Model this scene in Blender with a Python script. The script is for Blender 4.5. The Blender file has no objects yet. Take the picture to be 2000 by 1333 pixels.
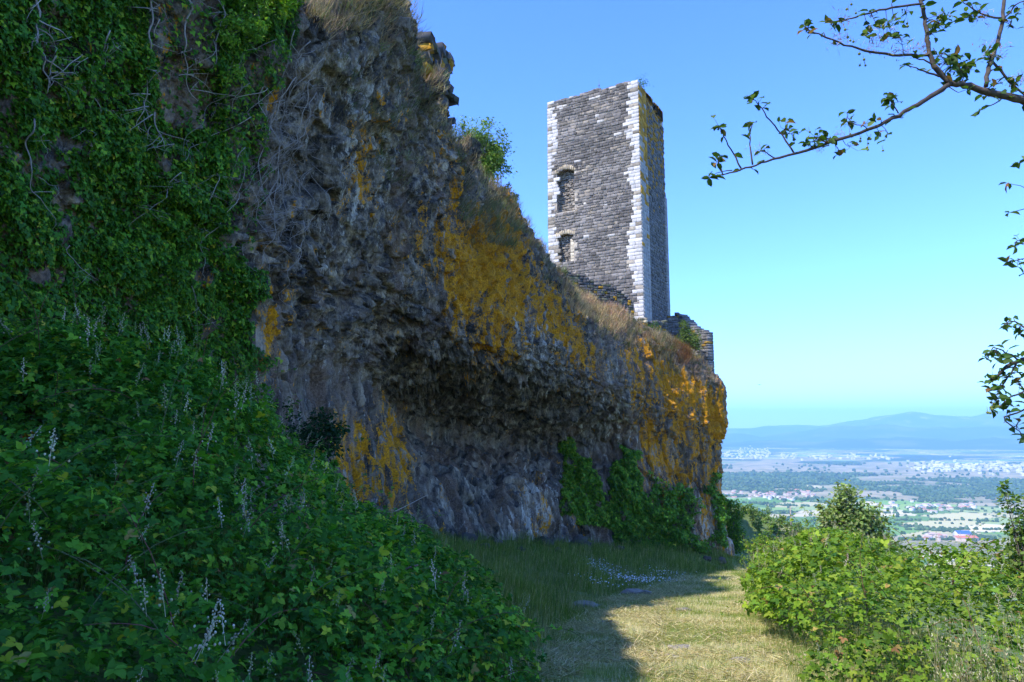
import bpy, math, random
import numpy as np

# ------------------------------------------------------------------ camera, sky, sun, exposure
SC = bpy.context.scene
COL = SC.collection
CAM_Z = 1.7
PITCH = math.radians(7.63)
FPX = 1333.0
cam_data = bpy.data.cameras.new('camera')
cam_data.sensor_width = 36.0
cam_data.lens = 36.0 * FPX / 2000.0
cam_data.clip_start = 0.05
cam_data.clip_end = 60000.0
cam = bpy.data.objects.new('camera', cam_data)
COL.objects.link(cam)
cam.location = (0, 0, CAM_Z)
cam.rotation_euler = (math.radians(90) + PITCH, 0, 0)
SC.camera = cam

SUN_H = np.array([-0.80, -0.60]); SUN_H /= np.linalg.norm(SUN_H)
SUN_EL = math.radians(52.5)
SUN_DIR = np.array([SUN_H[0]*math.cos(SUN_EL), SUN_H[1]*math.cos(SUN_EL), math.sin(SUN_EL)])
world = bpy.data.worlds.new('World'); SC.world = world
world.use_nodes = True
wn = world.node_tree.nodes; wl = world.node_tree.links
sky = wn.new('ShaderNodeTexSky'); sky.sky_type = 'NISHITA'; sky.sun_disc = False
sky.sun_elevation = SUN_EL
sky.sun_rotation = math.atan2(SUN_H[0], SUN_H[1])
sky.altitude = 300; sky.air_density = 1.0; sky.dust_density = 0.35; sky.ozone_density = 3.0
hs = wn.new('ShaderNodeHueSaturation')
hs.inputs['Hue'].default_value = 0.515; hs.inputs['Saturation'].default_value = 1.2; hs.inputs['Value'].default_value = 0.80
bg = wn['Background']; bg.inputs['Strength'].default_value = 0.15
wl.new(sky.outputs[0], hs.inputs['Color']); tn = wn.new('ShaderNodeMix'); tn.data_type = 'RGBA'; tn.blend_type = 'MULTIPLY'; tn.inputs[0].default_value = 1.0
tn.inputs[7].default_value = (0.62, 0.80, 1.06, 1)      # clear blue summer air
wl.new(hs.outputs[0], tn.inputs[6]); wl.new(tn.outputs[2], bg.inputs['Color'])
sl = bpy.data.lights.new('sun', 'SUN'); sl.energy = 2.0; sl.angle = math.radians(0.53); sl.color = (1.0, 0.94, 0.85)
so = bpy.data.objects.new('sun', sl); COL.objects.link(so)
so.rotation_euler = (math.pi/2 - SUN_EL, 0, math.atan2(SUN_H[0], -SUN_H[1]))
so.location = (-30, -20, 60)
SC.view_settings.view_transform = 'Standard'
SC.view_settings.look = 'None'
SC.view_settings.exposure = 2.0
SC.view_settings.gamma = 1.0
SC.cycles.use_denoising = True
try:
    SC.cycles.denoiser = 'OPENIMAGEDENOISE'
    SC.cycles.denoising_prefilter = 'ACCURATE'
except Exception:
    pass
SC.cycles.max_bounces = 6; SC.cycles.diffuse_bounces = 4; SC.cycles.glossy_bounces = 2
SC.cycles.transmission_bounces = 4; SC.cycles.transparent_max_bounces = 6; SC.cycles.volume_bounces = 2
SC.cycles.use_adaptive_sampling = True; SC.cycles.adaptive_threshold = 0.015
SC.render.use_persistent_data = False

# ------------------------------------------------------------------ helpers
rng = np.random.default_rng(7)
random.seed(7)
CP, SP = math.cos(PITCH), math.sin(PITCH)

def unp(px, py, Y):
    """a pixel of the 2000x1333 photo at forward distance Y -> world point"""
    u = (np.asarray(px, float) - 1000) / FPX; v = (666.5 - np.asarray(py, float)) / FPX
    dy = CP - v*SP; dz = SP + v*CP
    t = np.asarray(Y, float) / dy
    return np.stack([u*t, dy*t, CAM_Z + dz*t], -1)

def proj(V):
    x = V[..., 0]; y = V[..., 1]; z = V[..., 2] - CAM_Z
    f = np.maximum(y*CP + z*SP, 1e-3); v = -y*SP + z*CP
    return 1000 + FPX*x/f, 666.5 - FPX*v/f, f

def tag(o, label=None, cat=None, group=None, kind=None):
    if label: o['label'] = label
    if cat: o['category'] = cat
    if group: o['group'] = group
    if kind: o['kind'] = kind
    return o

def empty(name, loc, label, cat, group=None):
    o = bpy.data.objects.new(name, None); COL.objects.link(o)
    o.location = [float(a) for a in loc]; o.empty_display_size = 0.3
    return tag(o, label, cat, group)

def build(name, V, faces, mat, parent=None, smooth=False, col=None, fmat=None, extra=None):
    """V (n,3) world; faces: array (m,k) or list of such arrays; col (n,3|4) vertex colour 'Col'"""
    V = np.asarray(V, np.float32)
    if parent is not None:
        V = V - np.array(parent.location[:], np.float32)
        if parent.parent is not None:
            V = V - np.array(parent.parent.location[:], np.float32)
    if isinstance(faces, np.ndarray): faces = [faces]
    faces = [np.asarray(f, np.int32) for f in faces if len(f)]
    me = bpy.data.meshes.new(name)
    loops = np.concatenate([f.ravel() for f in faces])
    tot = np.concatenate([np.full(len(f), f.shape[1], np.int32) for f in faces])
    start = np.concatenate([[0], np.cumsum(tot)[:-1]]).astype(np.int32)
    me.vertices.add(len(V)); me.vertices.foreach_set('co', V.ravel())
    me.loops.add(len(loops)); me.loops.foreach_set('vertex_index', loops)
    me.polygons.add(len(tot)); me.polygons.foreach_set('loop_start', start); me.polygons.foreach_set('loop_total', tot)
    if smooth: me.polygons.foreach_set('use_smooth', np.ones(len(tot), bool))
    for m in (mat if isinstance(mat, (list, tuple)) else [mat]): me.materials.append(m)
    if fmat is not None: me.polygons.foreach_set('material_index', np.asarray(fmat, np.int32))
    if col is not None:
        col = np.asarray(col, np.float32)
        if col.shape[1] == 3: col = np.concatenate([col, np.ones((len(col), 1), np.float32)], 1)
        a = me.color_attributes.new('Col', 'FLOAT_COLOR', 'POINT'); a.data.foreach_set('color', col.ravel())
    for nm, val in (extra or {}).items():
        a = me.attributes.new(nm, 'FLOAT', 'POINT'); a.data.foreach_set('value', np.asarray(val, np.float32))
    me.update(calc_edges=True); me.validate(verbose=False)
    o = bpy.data.objects.new(name, me); COL.objects.link(o)
    if parent is not None: o.parent = parent
    return o

def grid_faces(nu, nv):
    i = np.arange(nu-1)[:, None]*nv + np.arange(nv-1)[None, :]
    i = i.ravel()
    return np.stack([i, i+1, i+nv+1, i+nv], 1)

class Acc:
    """collects vertex / face / colour arrays into one mesh"""
    def __init__(s): s.V = []; s.F = {}; s.C = []; s.n = 0
    def add(s, V, F, C=None):
        V = np.asarray(V, float).reshape(-1, 3)
        F = F if isinstance(F, list) else [F]
        for f in F:
            f = np.asarray(f)
            if len(f): s.F.setdefault(f.shape[1], []).append(f + s.n)
        C = np.zeros(3) if C is None else np.asarray(C, float)
        s.C.append(np.broadcast_to(C, (len(V), 3)) if C.ndim == 1 else C)
        s.V.append(V); s.n += len(V)
    def build(s, name, mat, parent=None, smooth=False):
        return build(name, np.concatenate(s.V), [np.concatenate(f) for f in s.F.values()], mat, parent, smooth, np.concatenate(s.C))

# ---- numpy noise
def _h(ix, iy, iz, seed):
    h = (ix.astype(np.int64)*374761393 + iy.astype(np.int64)*668265263 + iz.astype(np.int64)*2147483647 + seed*974634777) & 0xFFFFFFFF
    h = ((h ^ (h >> 13))*1274126177) & 0xFFFFFFFF
    h = ((h ^ (h >> 16))*2246822519) & 0xFFFFFFFF
    h = h ^ (h >> 15)
    return (h & 0xFFFFFF).astype(np.float32)/np.float32(0x1000000)

def vnoise(P, seed=0):
    P = np.asarray(P, float); I = np.floor(P); f = P - I; f = f*f*(3 - 2*f)
    I = I.astype(np.int64); r = 0
    for a in (0, 1):
        for b in (0, 1):
            for c in (0, 1):
                w = (f[..., 0] if a else 1-f[..., 0])*(f[..., 1] if b else 1-f[..., 1])*(f[..., 2] if c else 1-f[..., 2])
                r = r + w*_h(I[..., 0]+a, I[..., 1]+b, I[..., 2]+c, seed)
    return r

def fbm(P, seed=0, octv=4, gain=0.5):
    P = np.asarray(P, float); r = 0; a = 1.0; t = 0
    for k in range(octv):
        r = r + a*vnoise(P*(2.03**k) + 17.3*k, seed + k); t += a; a *= gain
    return r/t

def worley(P, seed=0, jit=0.9):
    """nearest cell: F1, F2, random vector of the cell, offset to its centre"""
    P = np.asarray(P, np.float32); I = np.floor(P).astype(np.int64)
    n = P.shape[0]
    b1 = np.full(n, 9e9, np.float32); b2 = b1.copy(); rv = np.zeros((n, 3), np.float32); dv = np.zeros((n, 3), np.float32)
    for a in (-1, 0, 1):
        for b in (-1, 0, 1):
            for c in (-1, 0, 1):
                J = I + np.array([a, b, c])
                r = np.stack([_h(J[:, 0], J[:, 1], J[:, 2], seed + k) for k in (11, 23, 37)], 1)
                d = P - (J + 0.5 + (r - 0.5)*jit)
                dd = (d*d).sum(1)
                m = dd < b1
                b2 = np.where(m, b1, np.minimum(b2, dd))
                b1 = np.where(m, dd, b1); rv[m] = r[m]; dv[m] = d[m]
    return np.sqrt(b1), np.sqrt(b2), rv, dv

def sstep(a, b, x):
    t = np.clip((x - a)/(b - a), 0, 1); return t*t*(3 - 2*t)

def nrm(v): return v/np.maximum(np.linalg.norm(v, axis=-1, keepdims=True), 1e-9)

def inpoly(px, py, poly):
    px = np.asarray(px); py = np.asarray(py); r = np.zeros(px.shape, bool)
    n = len(poly)
    for i in range(n):
        x1, y1 = poly[i]; x2, y2 = poly[(i+1) % n]
        if y1 == y2: continue
        c = ((y1 > py) != (y2 > py)) & (px < (x2-x1)*(py-y1)/(y2-y1) + x1)
        r ^= c
    return r

def catmull(A, ts, axis=0):
    """catmull-rom through control points A along axis 0 at parameters ts in [0, n-1]"""
    A = np.asarray(A, float); n = len(A)
    i = np.clip(np.floor(ts).astype(int), 0, n-2); f = (ts - i).reshape((-1,) + (1,)*(A.ndim-1))
    p1 = A[i]; p2 = A[i+1]
    p0 = np.where((i > 0).reshape(f.shape), A[np.maximum(i-1, 0)], 2*p1 - p2)
    p3 = np.where((i < n-2).reshape(f.shape), A[np.minimum(i+2, n-1)], 2*p2 - p1)
    t = 0.42
    m1 = t*(p2 - p0); m2 = t*(p3 - p1)
    return (2*f**3-3*f**2+1)*p1 + (f**3-2*f**2+f)*m1 + (-2*f**3+3*f**2)*p2 + (f**3-f**2)*m2

def scatter(acc, tv, tf, P, N, S, C, D=None, rs=None):
    """template tv (k,3; +x tip, +z normal) copied to points P with normals N, sizes S, colours C; D = tip direction"""
    n = len(P)
    if n == 0: return
    N = nrm(np.asarray(N, float))
    R = rng.normal(size=(n, 3)) if D is None else D
    T = nrm(R - (R*N).sum(1, keepdims=True)*N); B = np.cross(N, T)
    S = np.broadcast_to(np.asarray(S, float), (n,))[:, None, None] if np.ndim(S) < 2 else np.asarray(S)[:, None, :]
    L = tv[None]*S
    V = P[:, None, :] + L[..., 0:1]*T[:, None] + L[..., 1:2]*B[:, None] + L[..., 2:3]*N[:, None]
    k = len(tv)
    tfs = tf if isinstance(tf, list) else [tf]
    F = [(f[None] + (np.arange(n)*k)[:, None, None]).reshape(-1, f.shape[1]) for f in tfs]
    acc.add(V.reshape(-1, 3), F, np.repeat(C, k, 0))

def tube(acc, pts, rad, col=(0.1, 0.08, 0.06), sides=5, wob=0.0):
    pts = np.asarray(pts, float); n = len(pts)
    rad = np.broadcast_to(np.asarray(rad, float), (n,)) if np.ndim(rad) else np.full(n, rad)
    t = nrm(np.gradient(pts, axis=0))
    ref = np.array([0.31, 0.22, 0.92]) if abs(t[:, 2]).mean() < 0.8 else np.array([0.9, 0.3, 0.1])
    b = nrm(np.cross(t, ref)); c = np.cross(b, t)
    a = np.linspace(0, 2*np.pi, sides, endpoint=False)
    r = rad[:, None]*(1 + wob*(rng.random((n, sides)) - 0.5))
    V = pts[:, None] + r[..., None]*(np.cos(a)[None, :, None]*b[:, None] + np.sin(a)[None, :, None]*c[:, None])
    i = np.arange(n-1)[:, None]*sides + np.arange(sides)[None]; j = np.arange(n-1)[:, None]*sides + (np.arange(sides)[None]+1) % sides
    F = np.stack([i, j, j+sides, i+sides], -1).reshape(-1, 4)
    cap = [np.arange(sides)[::-1][None], (np.arange(sides) + (n-1)*sides)[None]]
    acc.add(V.reshape(-1, 3), [F] + cap, np.asarray(col, float))

def smooth_line(pts, n):
    pts = np.asarray(pts, float)
    return catmull(pts, np.linspace(0, len(pts)-1, n))

# leaf templates (+x = tip)
def leaf_tmpl(w=0.62, fold=0.18, droop=0.12):
    v = [(0, 0, 0), (0.35, 0, -0.02), (0.72, 0, -droop*0.5), (1, 0, -droop),
         (0.28, w*0.42, fold*w*0.5), (0.66, w*0.38, fold*w*0.35), (0.28, -w*0.42, fold*w*0.5), (0.66, -w*0.38, fold*w*0.35)]
    f3 = [(0, 1, 4), (0, 6, 1), (2, 3, 5), (2, 7, 3)]
    f4 = [(1, 2, 5, 4), (6, 7, 2, 1)]
    return np.array(v), [np.array(f3), np.array(f4)]
LEAF = leaf_tmpl()
def trefoil():
    v0, f0 = leaf_tmpl(0.72, 0.2, 0.15); V = []; F3 = []; F4 = []
    for k, (a, s) in enumerate(((0, 1.0), (1.25, 0.8), (-1.25, 0.8))):
        c, sn = math.cos(a), math.sin(a)
        w = v0*s; r = np.stack([w[:, 0]*c - w[:, 1]*sn, w[:, 0]*sn + w[:, 1]*c, w[:, 2]], 1)
        if k == 0: r[:, 0] += 0.12
        V.append(r); F3.append(f0[0] + 8*k); F4.append(f0[1] + 8*k)
    return np.concatenate(V), [np.concatenate(F3), np.concatenate(F4)]
TREFOIL = trefoil()
IVYLEAF = (np.array([(0, 0, 0), (-0.15, 0.38, 0.05), (0.3, 0.5, 0.03), (0.45, 0.24, 0.08), (1, 0, -0.1), (0.45, -0.24, 0.08), (0.3, -0.5, 0.03), (-0.15, -0.38, 0.05)]),
           [np.array([(0, 2, 1), (0, 3, 2), (0, 6, 5), (0, 7, 6)]), np.array([(0, 5, 4, 3)])])
DIAMOND = (np.array([(0, 0, 0), (0.5, 0.27, 0.07), (1, 0, -0.06), (0.5, -0.27, 0.07)]), [np.array([(0, 2, 1), (0, 3, 2)])])
BLADE = (np.array([(0, -.03, 0), (0, .03, 0), (0.12, -.026, 0.45), (0.12, .026, 0.45), (0.42, 0, 0.9)]), [np.array([(2, 3, 4)]), np.array([(0, 1, 3, 2)])])

# ------------------------------------------------------------------ materials
def newmat(name):
    m = bpy.data.materials.new(name); m.use_nodes = True
    nt = m.node_tree; b = nt.nodes['Principled BSDF']
    return m, nt, b

def nd(nt, t, **kw):
    n = nt.nodes.new(t)
    for k, v in kw.items():
        if k in n.inputs: n.inputs[k].default_value = v
        else: setattr(n, k, v)
    return n

def noise_node(nt, scale, detail=6, rough=0.6, co=None, dist=0.0):
    n = nd(nt, 'ShaderNodeTexNoise', Scale=scale, Detail=detail, Roughness=rough, Distortion=dist)
    if co is not None: nt.links.new(co, n.inputs['Vector'])
    return n

def mapr(nt, val, a, b, c=0.0, d=1.0, smooth=False):
    n = nd(nt, 'ShaderNodeMapRange'); n.inputs[1].default_value = a; n.inputs[2].default_value = b
    n.inputs[3].default_value = c; n.inputs[4].default_value = d
    if smooth: n.interpolation_type = 'SMOOTHSTEP'
    nt.links.new(val, n.inputs[0]); return n.outputs[0]

def mixc(nt, fac, a, b, mode='MIX'):
    n = nt.nodes.new('ShaderNodeMix'); n.data_type = 'RGBA'; n.blend_type = mode
    for sock, val in ((n.inputs[0], fac), (n.inputs[6], a), (n.inputs[7], b)):
        if isinstance(val, bpy.types.NodeSocket): nt.links.new(val, sock)
        elif sock == n.inputs[0]: sock.default_value = val
        else: sock.default_value = (*val[:3], 1)
    return n.outputs[2]

def math_n(nt, op, a, b=None, c=None):
    n = nt.nodes.new('ShaderNodeMath'); n.operation = op
    for i, v in enumerate((a, b, c)):
        if v is None: continue
        if isinstance(v, bpy.types.NodeSocket): nt.links.new(v, n.inputs[i])
        else: n.inputs[i].default_value = v
    return n.outputs[0]

def bump(nt, b, h, strength=0.5, dist=0.05):
    n = nd(nt, 'ShaderNodeBump', Strength=strength, Distance=dist); nt.links.new(h, n.inputs['Height'])
    nt.links.new(n.outputs[0], b.inputs['Normal'])

def leaf_mat(name, transl=0.35, rough=0.55, spec=0.14, tint=(1, 1, 1), vary=0.25):
    m, nt, b = newmat(name)
    a = nd(nt, 'ShaderNodeVertexColor', layer_name='Col')
    co = nt.nodes.new('ShaderNodeNewGeometry').outputs['Position']
    n = noise_node(nt, 30, 3, 0.6, co)
    c = mixc(nt, vary, a.outputs[0], mixc(nt, n.outputs[0], (0.15, 0.15, 0.12), (1.0, 1.0, 0.95)), 'MULTIPLY')
    c = mixc(nt, 1.0, c, tint, 'MULTIPLY')
    nt.links.new(c, b.inputs['Base Color']); b.inputs['Roughness'].default_value = rough
    b.inputs['Specular IOR Level'].default_value = spec
    t = nt.nodes.new('ShaderNodeBsdfTranslucent')
    tc = mixc(nt, 1.0, c, (1.25, 1.35, 0.5), 'MULTIPLY'); nt.links.new(tc, t.inputs['Color'])
    mx = nt.nodes.new('ShaderNodeMixShader'); mx.inputs[0].default_value = transl
    nt.links.new(b.outputs[0], mx.inputs[1]); nt.links.new(t.outputs[0], mx.inputs[2])
    nt.links.new(mx.outputs[0], nt.nodes['Material Output'].inputs['Surface'])
    return m

def col_mat(name, rough=0.9, nscale=8.0, namt=0.4, bumps=0.3, bdist=0.03, spec=0.2):
    m, nt, b = newmat(name)
    a = nd(nt, 'ShaderNodeVertexColor', layer_name='Col')
    co = nt.nodes.new('ShaderNodeNewGeometry').outputs['Position']
    n = noise_node(nt, nscale, 8, 0.65, co)
    c = mixc(nt, namt, a.outputs[0], mixc(nt, mapr(nt, n.outputs[0], 0.3, 0.7), (0.25, 0.25, 0.25), (1.5, 1.5, 1.5)), 'MULTIPLY')
    nt.links.new(c, b.inputs['Base Color']); b.inputs['Roughness'].default_value = rough
    b.inputs['Specular IOR Level'].default_value = spec
    if bumps: bump(nt, b, n.outputs[0], bumps, bdist)
    return m

M_LEAF = leaf_mat('leaf_green')
M_IVY = leaf_mat('ivy_leaf', 0.22, 0.5, 0.16)
M_BARK = col_mat('bark', 0.9, 40, 0.6, 0.6, 0.01)
M_TWIG = col_mat('twig', 0.8, 60, 0.5, 0.2, 0.005)
M_GRASS = leaf_mat('grass_blade', 0.3, 0.6, 0.2, vary=0.1)
M_BUD = col_mat('bud', 0.8, 60, 0.2, 0.0)
M_PLAIN = col_mat('weathered', 0.85, 3, 0.25, 0.0)
# ------------------------------------------------------------------ ground
YS = np.array([-20, 4, 9.5, 15.7, 25, 43, 50, 57, 60, 70, 120.])
XL = np.array([-1.0, -0.4, 0.40, 1.3, 3.6, 10.6, 14.2, 18.2, 20.0, 25.0, 46])
XR = np.array([2.0, 2.6, 4.0, 5.9, 8.6, 15.2, 17.8, 20.8, 22.5, 28.0, 50])
YF = np.array([-20, 0, 11, 17, 20, 25, 30, 36, 42, 48, 52, 55, 57.5, 60, 66, 85, 120])
XF = np.array([-8.5, -8.5, -8.2, -6.9, -6.0, -5.6, -5.2, -3.8, -0.6, 3.3, 7.6, 12.2, 16.0, 19.2, 19.4, 21, 21.])
SLOPE = 0.165

def gz(x, y):
    x = np.asarray(x, float); y = np.asarray(y, float)
    z = -SLOPE*y
    xl = np.interp(y, YS, XL); xr = np.interp(y, YS, XR); xf = np.interp(y, YF, XF)
    bh = np.interp(y, [-20, 0, 11, 20, 36, 42, 52, 57, 60, 70], [0.8, 0.8, 1.6, 2.1, 2.2, 2.25, 1.9, 1.5, 1.0, 1.0])
    z = z + bh*sstep(0, 1, (xl + 0.2 - x)/np.maximum(xl - xf, 0.8))
    # right shoulder falls away past the brambles
    r = np.maximum(x - (xr + 2.5 + 0.05*y), 0)
    z = z - 0.52*r - 0.0
    # a spur of hillside beyond the promontory
    w = sstep(66, 110, y)
    zs = CAM_Z - 0.108*y - 0.36*(x - 0.325*y) - 0.00001*(y-60)**2
    zs = np.where(x - 0.325*y < 0, CAM_Z - 0.108*y - 0.08*(x-0.325*y), zs)
    z = z*(1-w) + zs*w
    # hillside breaks down to the valley floor
    z = z - 0.28*np.maximum(y - 230, 0) - 0.1*np.maximum(np.abs(x) - 260, 0)*(y > -5000)
    n = (fbm(np.stack([x*0.02, y*0.02, x*0], -1), 5, 3) - 0.5)*sstep(80, 200, np.hypot(x, y))*9
    z = np.where(z + n > -190, z + n, z)
    floor = -200 + 14*(fbm(np.stack([x/900, y/900, x*0], -1), 9, 3) - 0.5)*sstep(900, 3000, y)
    return np.where(z < floor + 10, floor + 10*np.exp(np.minimum((z - floor - 10)/10, 0)) - 10*0 - 10*1 + 0 + 10*0, z) if False else np.maximum(z, floor)

def micro(x, y):
    P = np.stack([x*1.3, y*1.3, x*0], -1)
    return (fbm(P, 31, 3) - 0.5)*0.10 + (fbm(P*0.3, 41, 2) - 0.5)*0.14

def ground_h(x, y): return gz(x, y) + micro(x, y)*sstep(140, 90, np.asarray(y, float))

xs = np.concatenate([np.linspace(-32, -9, 14)[:-1], np.linspace(-9, 24, 260), np.linspace(24, 75, 60)[1:]])
ys = np.concatenate([np.linspace(-24, 2, 20)[:-1], np.linspace(2, 34, 230), np.linspace(34, 130, 150)[1:]])
GX, GY = np.meshgrid(xs, ys, indexing='ij')
GZ = ground_h(GX, GY)
GV = np.stack([GX, GY, GZ], -1).reshape(-1, 3)
gxl = np.interp(GY, YS, XL); gxr = np.interp(GY, YS, XR)
pathm = (sstep(-0.9, 0.5, GX - gxl)*sstep(0.9, -0.5, GX - gxr)).ravel()

m, nt, b = newmat('ground_soil_turf')
a = nd(nt, 'ShaderNodeVertexColor', layer_name='Col'); co = nt.nodes.new('ShaderNodeNewGeometry').outputs['Position']
n1 = noise_node(nt, 0.9, 8, 0.65, co); n2 = noise_node(nt, 9, 8, 0.7, co)
sep = nt.nodes.new('ShaderNodeSeparateColor'); nt.links.new(a.outputs[0], sep.inputs[0])
turf = mixc(nt, mapr(nt, n2.outputs[0], 0.35, 0.65), (0.07, 0.12, 0.02), (0.17, 0.19, 0.06))
straw = mixc(nt, mapr(nt, n2.outputs[0], 0.35, 0.65), (0.27, 0.25, 0.10), (0.50, 0.44, 0.23))
mown = mixc(nt, mapr(nt, n1.outputs[0], 0.42, 0.60), (0.20, 0.23, 0.06), straw)
c = mixc(nt, sep.outputs[0], turf, mown)
nt.links.new(c, b.inputs['Base Color']); b.inputs['Roughness'].default_value = 0.95; b.inputs['Specular IOR Level'].default_value = 0.1
bump(nt, b, n2.outputs[0], 0.6, 0.06)
M_GROUND = m
gr = build('ground', GV, grid_faces(len(xs), len(ys))[:, ::-1], M_GROUND, smooth=True, col=np.stack([pathm, pathm*0, pathm*0], 1))
tag(gr, 'grassy hillside sloping down with a mown track below the cliff', 'ground', kind='structure')

# ------------------------------------------------------------------ valley floor and far hills
def ridge(pts, r0, wid):
    az = np.array([math.atan2(p[0]-1000, FPX*CP) for p in pts])
    el = np.array([math.atan2(SP + (666.5-p[1])/FPX*CP, math.hypot(CP, (p[0]-1000)/FPX)) for p in pts])
    return az, np.tan(el)*r0 + CAM_Z, r0, wid
RIDGES = [ridge([(-600, 850), (600, 850), (1420, 839), (1500, 833), (1600, 832), (1660, 822), (1720, 811), (1770, 806), (1830, 811), (1880, 813), (1930, 806), (2000, 805), (2200, 812), (2900, 830)], 19000, 3200),
          ridge([(-600, 862), (600, 862), (1420, 850), (1480, 853), (1540, 845), (1600, 837), (1700, 832), (1780, 834), (1850, 838), (1930, 834), (2000, 838), (2300, 845), (2900, 850)], 14500, 2300),
          ridge([(-600, 874), (600, 874), (1420, 866), (1500, 862), (1580, 866), (1660, 858), (1750, 856), (1850, 862), (2000, 858), (2300, 860), (2900, 865)], 11200, 1500)]
def hill_h(az, r):
    h = np.full(r.shape, -200.0)
    P = np.stack([np.sin(az)*r/1300, np.cos(az)*r/1300, r*0], -1)
    n = fbm(P, 77, 5) - 0.5
    for a_, z_, r0, w_ in RIDGES:
        top = np.interp(az, a_, z_)
        d = (r - r0)/w_
        p = np.where(d < 0, sstep(-1.15, 0, d + 0*n), np.clip(1 - 0.25*d, 0, 1))
        q = -200 + (top + 200)*p*(1 + np.where(p < 0.97, n*0.75*(1-p), 0)) + n*60*sstep(0, 0.3, p)*(1-p) + (fbm(P*2.3, 79, 5)-0.5)*150*sstep(0.3, 1, p)
        h = np.maximum(h, q)
    return h

def far_surface(name, az, r, zf, cf, kind_label, cat):
    A, R = np.meshgrid(az, r, indexing='ij')
    X = np.sin(A)*R; Yc = np.cos(A)*R
    Z = zf(A, R, X, Yc)
    V = np.stack([X, Yc, Z], -1).reshape(-1, 3)
    C = cf(A, R, X, Yc, Z).reshape(-1, 3)
    o = build(name, V, grid_faces(len(az), len(r)), M_VALLEY, smooth=True, col=C)
    tag(o, kind_label, cat, kind='structure'); return o

m, nt, b = newmat('valley_land')
a = nd(nt, 'ShaderNodeVertexColor', layer_name='Col'); nt.links.new(a.outputs[0], b.inputs['Base Color'])
b.inputs['Roughness'].default_value = 0.95; b.inputs['Specular IOR Level'].default_value = 0.05
M_VALLEY = m

def lerp3(a, b_, t): return np.asarray(a)*(1-t[..., None]) + np.asarray(b_)*t[..., None]

def wood_mask(X, Y):
    """1 where dark woodland covers the valley floor"""
    P = np.stack([X/420 + 3.1, Y/300, X*0], -1)
    n = fbm(P, 201, 4, 0.6)
    R = np.hypot(X, Y)
    band = np.interp(R, [900, 1300, 1800, 2100, 2500, 2700, 3100, 3300, 3700, 3900, 4600, 5200, 7000],
                        [0.34, 0.24, 0.30, 0.28, 0.30, 0.54, 0.60, 0.56, 0.48, 0.26, 0.32, 0.42, 0.46])
    return sstep(0.03, -0.02, n - band)

def valley_col(A, R, X, Y, Z):
    cells = np.stack([(X*0.93 + Y*0.36)/170, (-X*0.36 + Y*0.93)/95, X*0], -1).reshape(-1, 3).astype(np.float32)
    cells[:, 2] = 0.5
    w = worley(cells, 71, 0.7); rv = w[2].reshape(X.shape + (3,)); edge = (w[1] - w[0]).reshape(X.shape)
    k = rv[..., 0]
    pal = np.array([(0.12, 0.24, 0.05), (0.16, 0.29, 0.07), (0.22, 0.33, 0.09), (0.11, 0.20, 0.05), (0.44, 0.40, 0.20), (0.28, 0.35, 0.13), (0.52, 0.46, 0.28)])
    c = pal[np.minimum((k*7).astype(int), 6)]
    # vine rows / mowing variation
    c = c*(0.9 + 0.2*rv[..., 1:2])
    hed = sstep(0.05, 0.02, edge)*(rv[..., 2] > 0.35)
    c = lerp3(c, np.array([0.03, 0.06, 0.02]), hed)
    heath_n = fbm(np.stack([X/500, Y/260, X*0], -1), 55, 4)
    heath = np.interp(R, [1900, 2250, 2450, 2800, 3300, 3800, 4900, 5400], [0, 0.1, 0.85, 0.5, 0.4, 1.0, 1.0, 0.3])
    hm = sstep(-0.04, 0.04, heath_n - 0.62 + heath*0.4)
    hc = lerp3(np.array([0.20, 0.19, 0.10]), np.array([0.34, 0.29, 0.17]), sstep(0.3, 0.7, fbm(np.stack([X/60, Y/60, X*0], -1), 66, 3)))
    c = lerp3(c, hc, hm)
    c = lerp3(c, np.array([0.045, 0.085, 0.030]), wood_mask(X, Y))
    slope = sstep(150, 700, R)
    near = lerp3(np.array([0.12, 0.18, 0.04]), np.array([0.32, 0.32, 0.12]), sstep(0.35, 0.65, fbm(np.stack([X/9, Y/9, X*0], -1), 12, 4)))
    return lerp3(near, c, slope)

def hill_col(A, R, X, Y, Z):
    n = fbm(np.stack([X/500, Y/500, Z/200], -1), 88, 5, 0.6)
    c = lerp3(np.array([0.025, 0.05, 0.02]), np.array([0.10, 0.11, 0.05]), sstep(0.45, 0.7, n))
    pale = sstep(0.62, 0.72, fbm(np.stack([X/260, Y/260, Z/120], -1), 99, 4))*sstep(0, 400, Z)
    return lerp3(c, np.array([0.36, 0.33, 0.27]), pale)

az = np.concatenate([np.radians(np.linspace(-75, 12, 40))[:-1], np.radians(np.linspace(12, 44, 420)), np.radians(np.linspace(44, 85, 30))[1:]])
r1 = np.geomspace(112, 9800, 420)
far_surface('valley', az, r1, lambda A, R, X, Y: np.where(R < 150, gz(X, Y) - 0.35, gz(X, Y)) - 0.0,
            valley_col, 'wide green valley floor of fields and woods below the hill', 'valley')
r2 = np.concatenate([np.geomspace(9300, 24000, 220)])
az2 = np.concatenate([np.radians(np.linspace(-75, 12, 40))[:-1], np.radians(np.linspace(12, 44, 360)), np.radians(np.linspace(44, 85, 30))[1:]])
far_surface('mountains', az2, r2, lambda A, R, X, Y: hill_h(A, R) - 3, hill_col, 'blue hazy mountain ridges across the far side of the valley', 'mountains')
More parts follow.
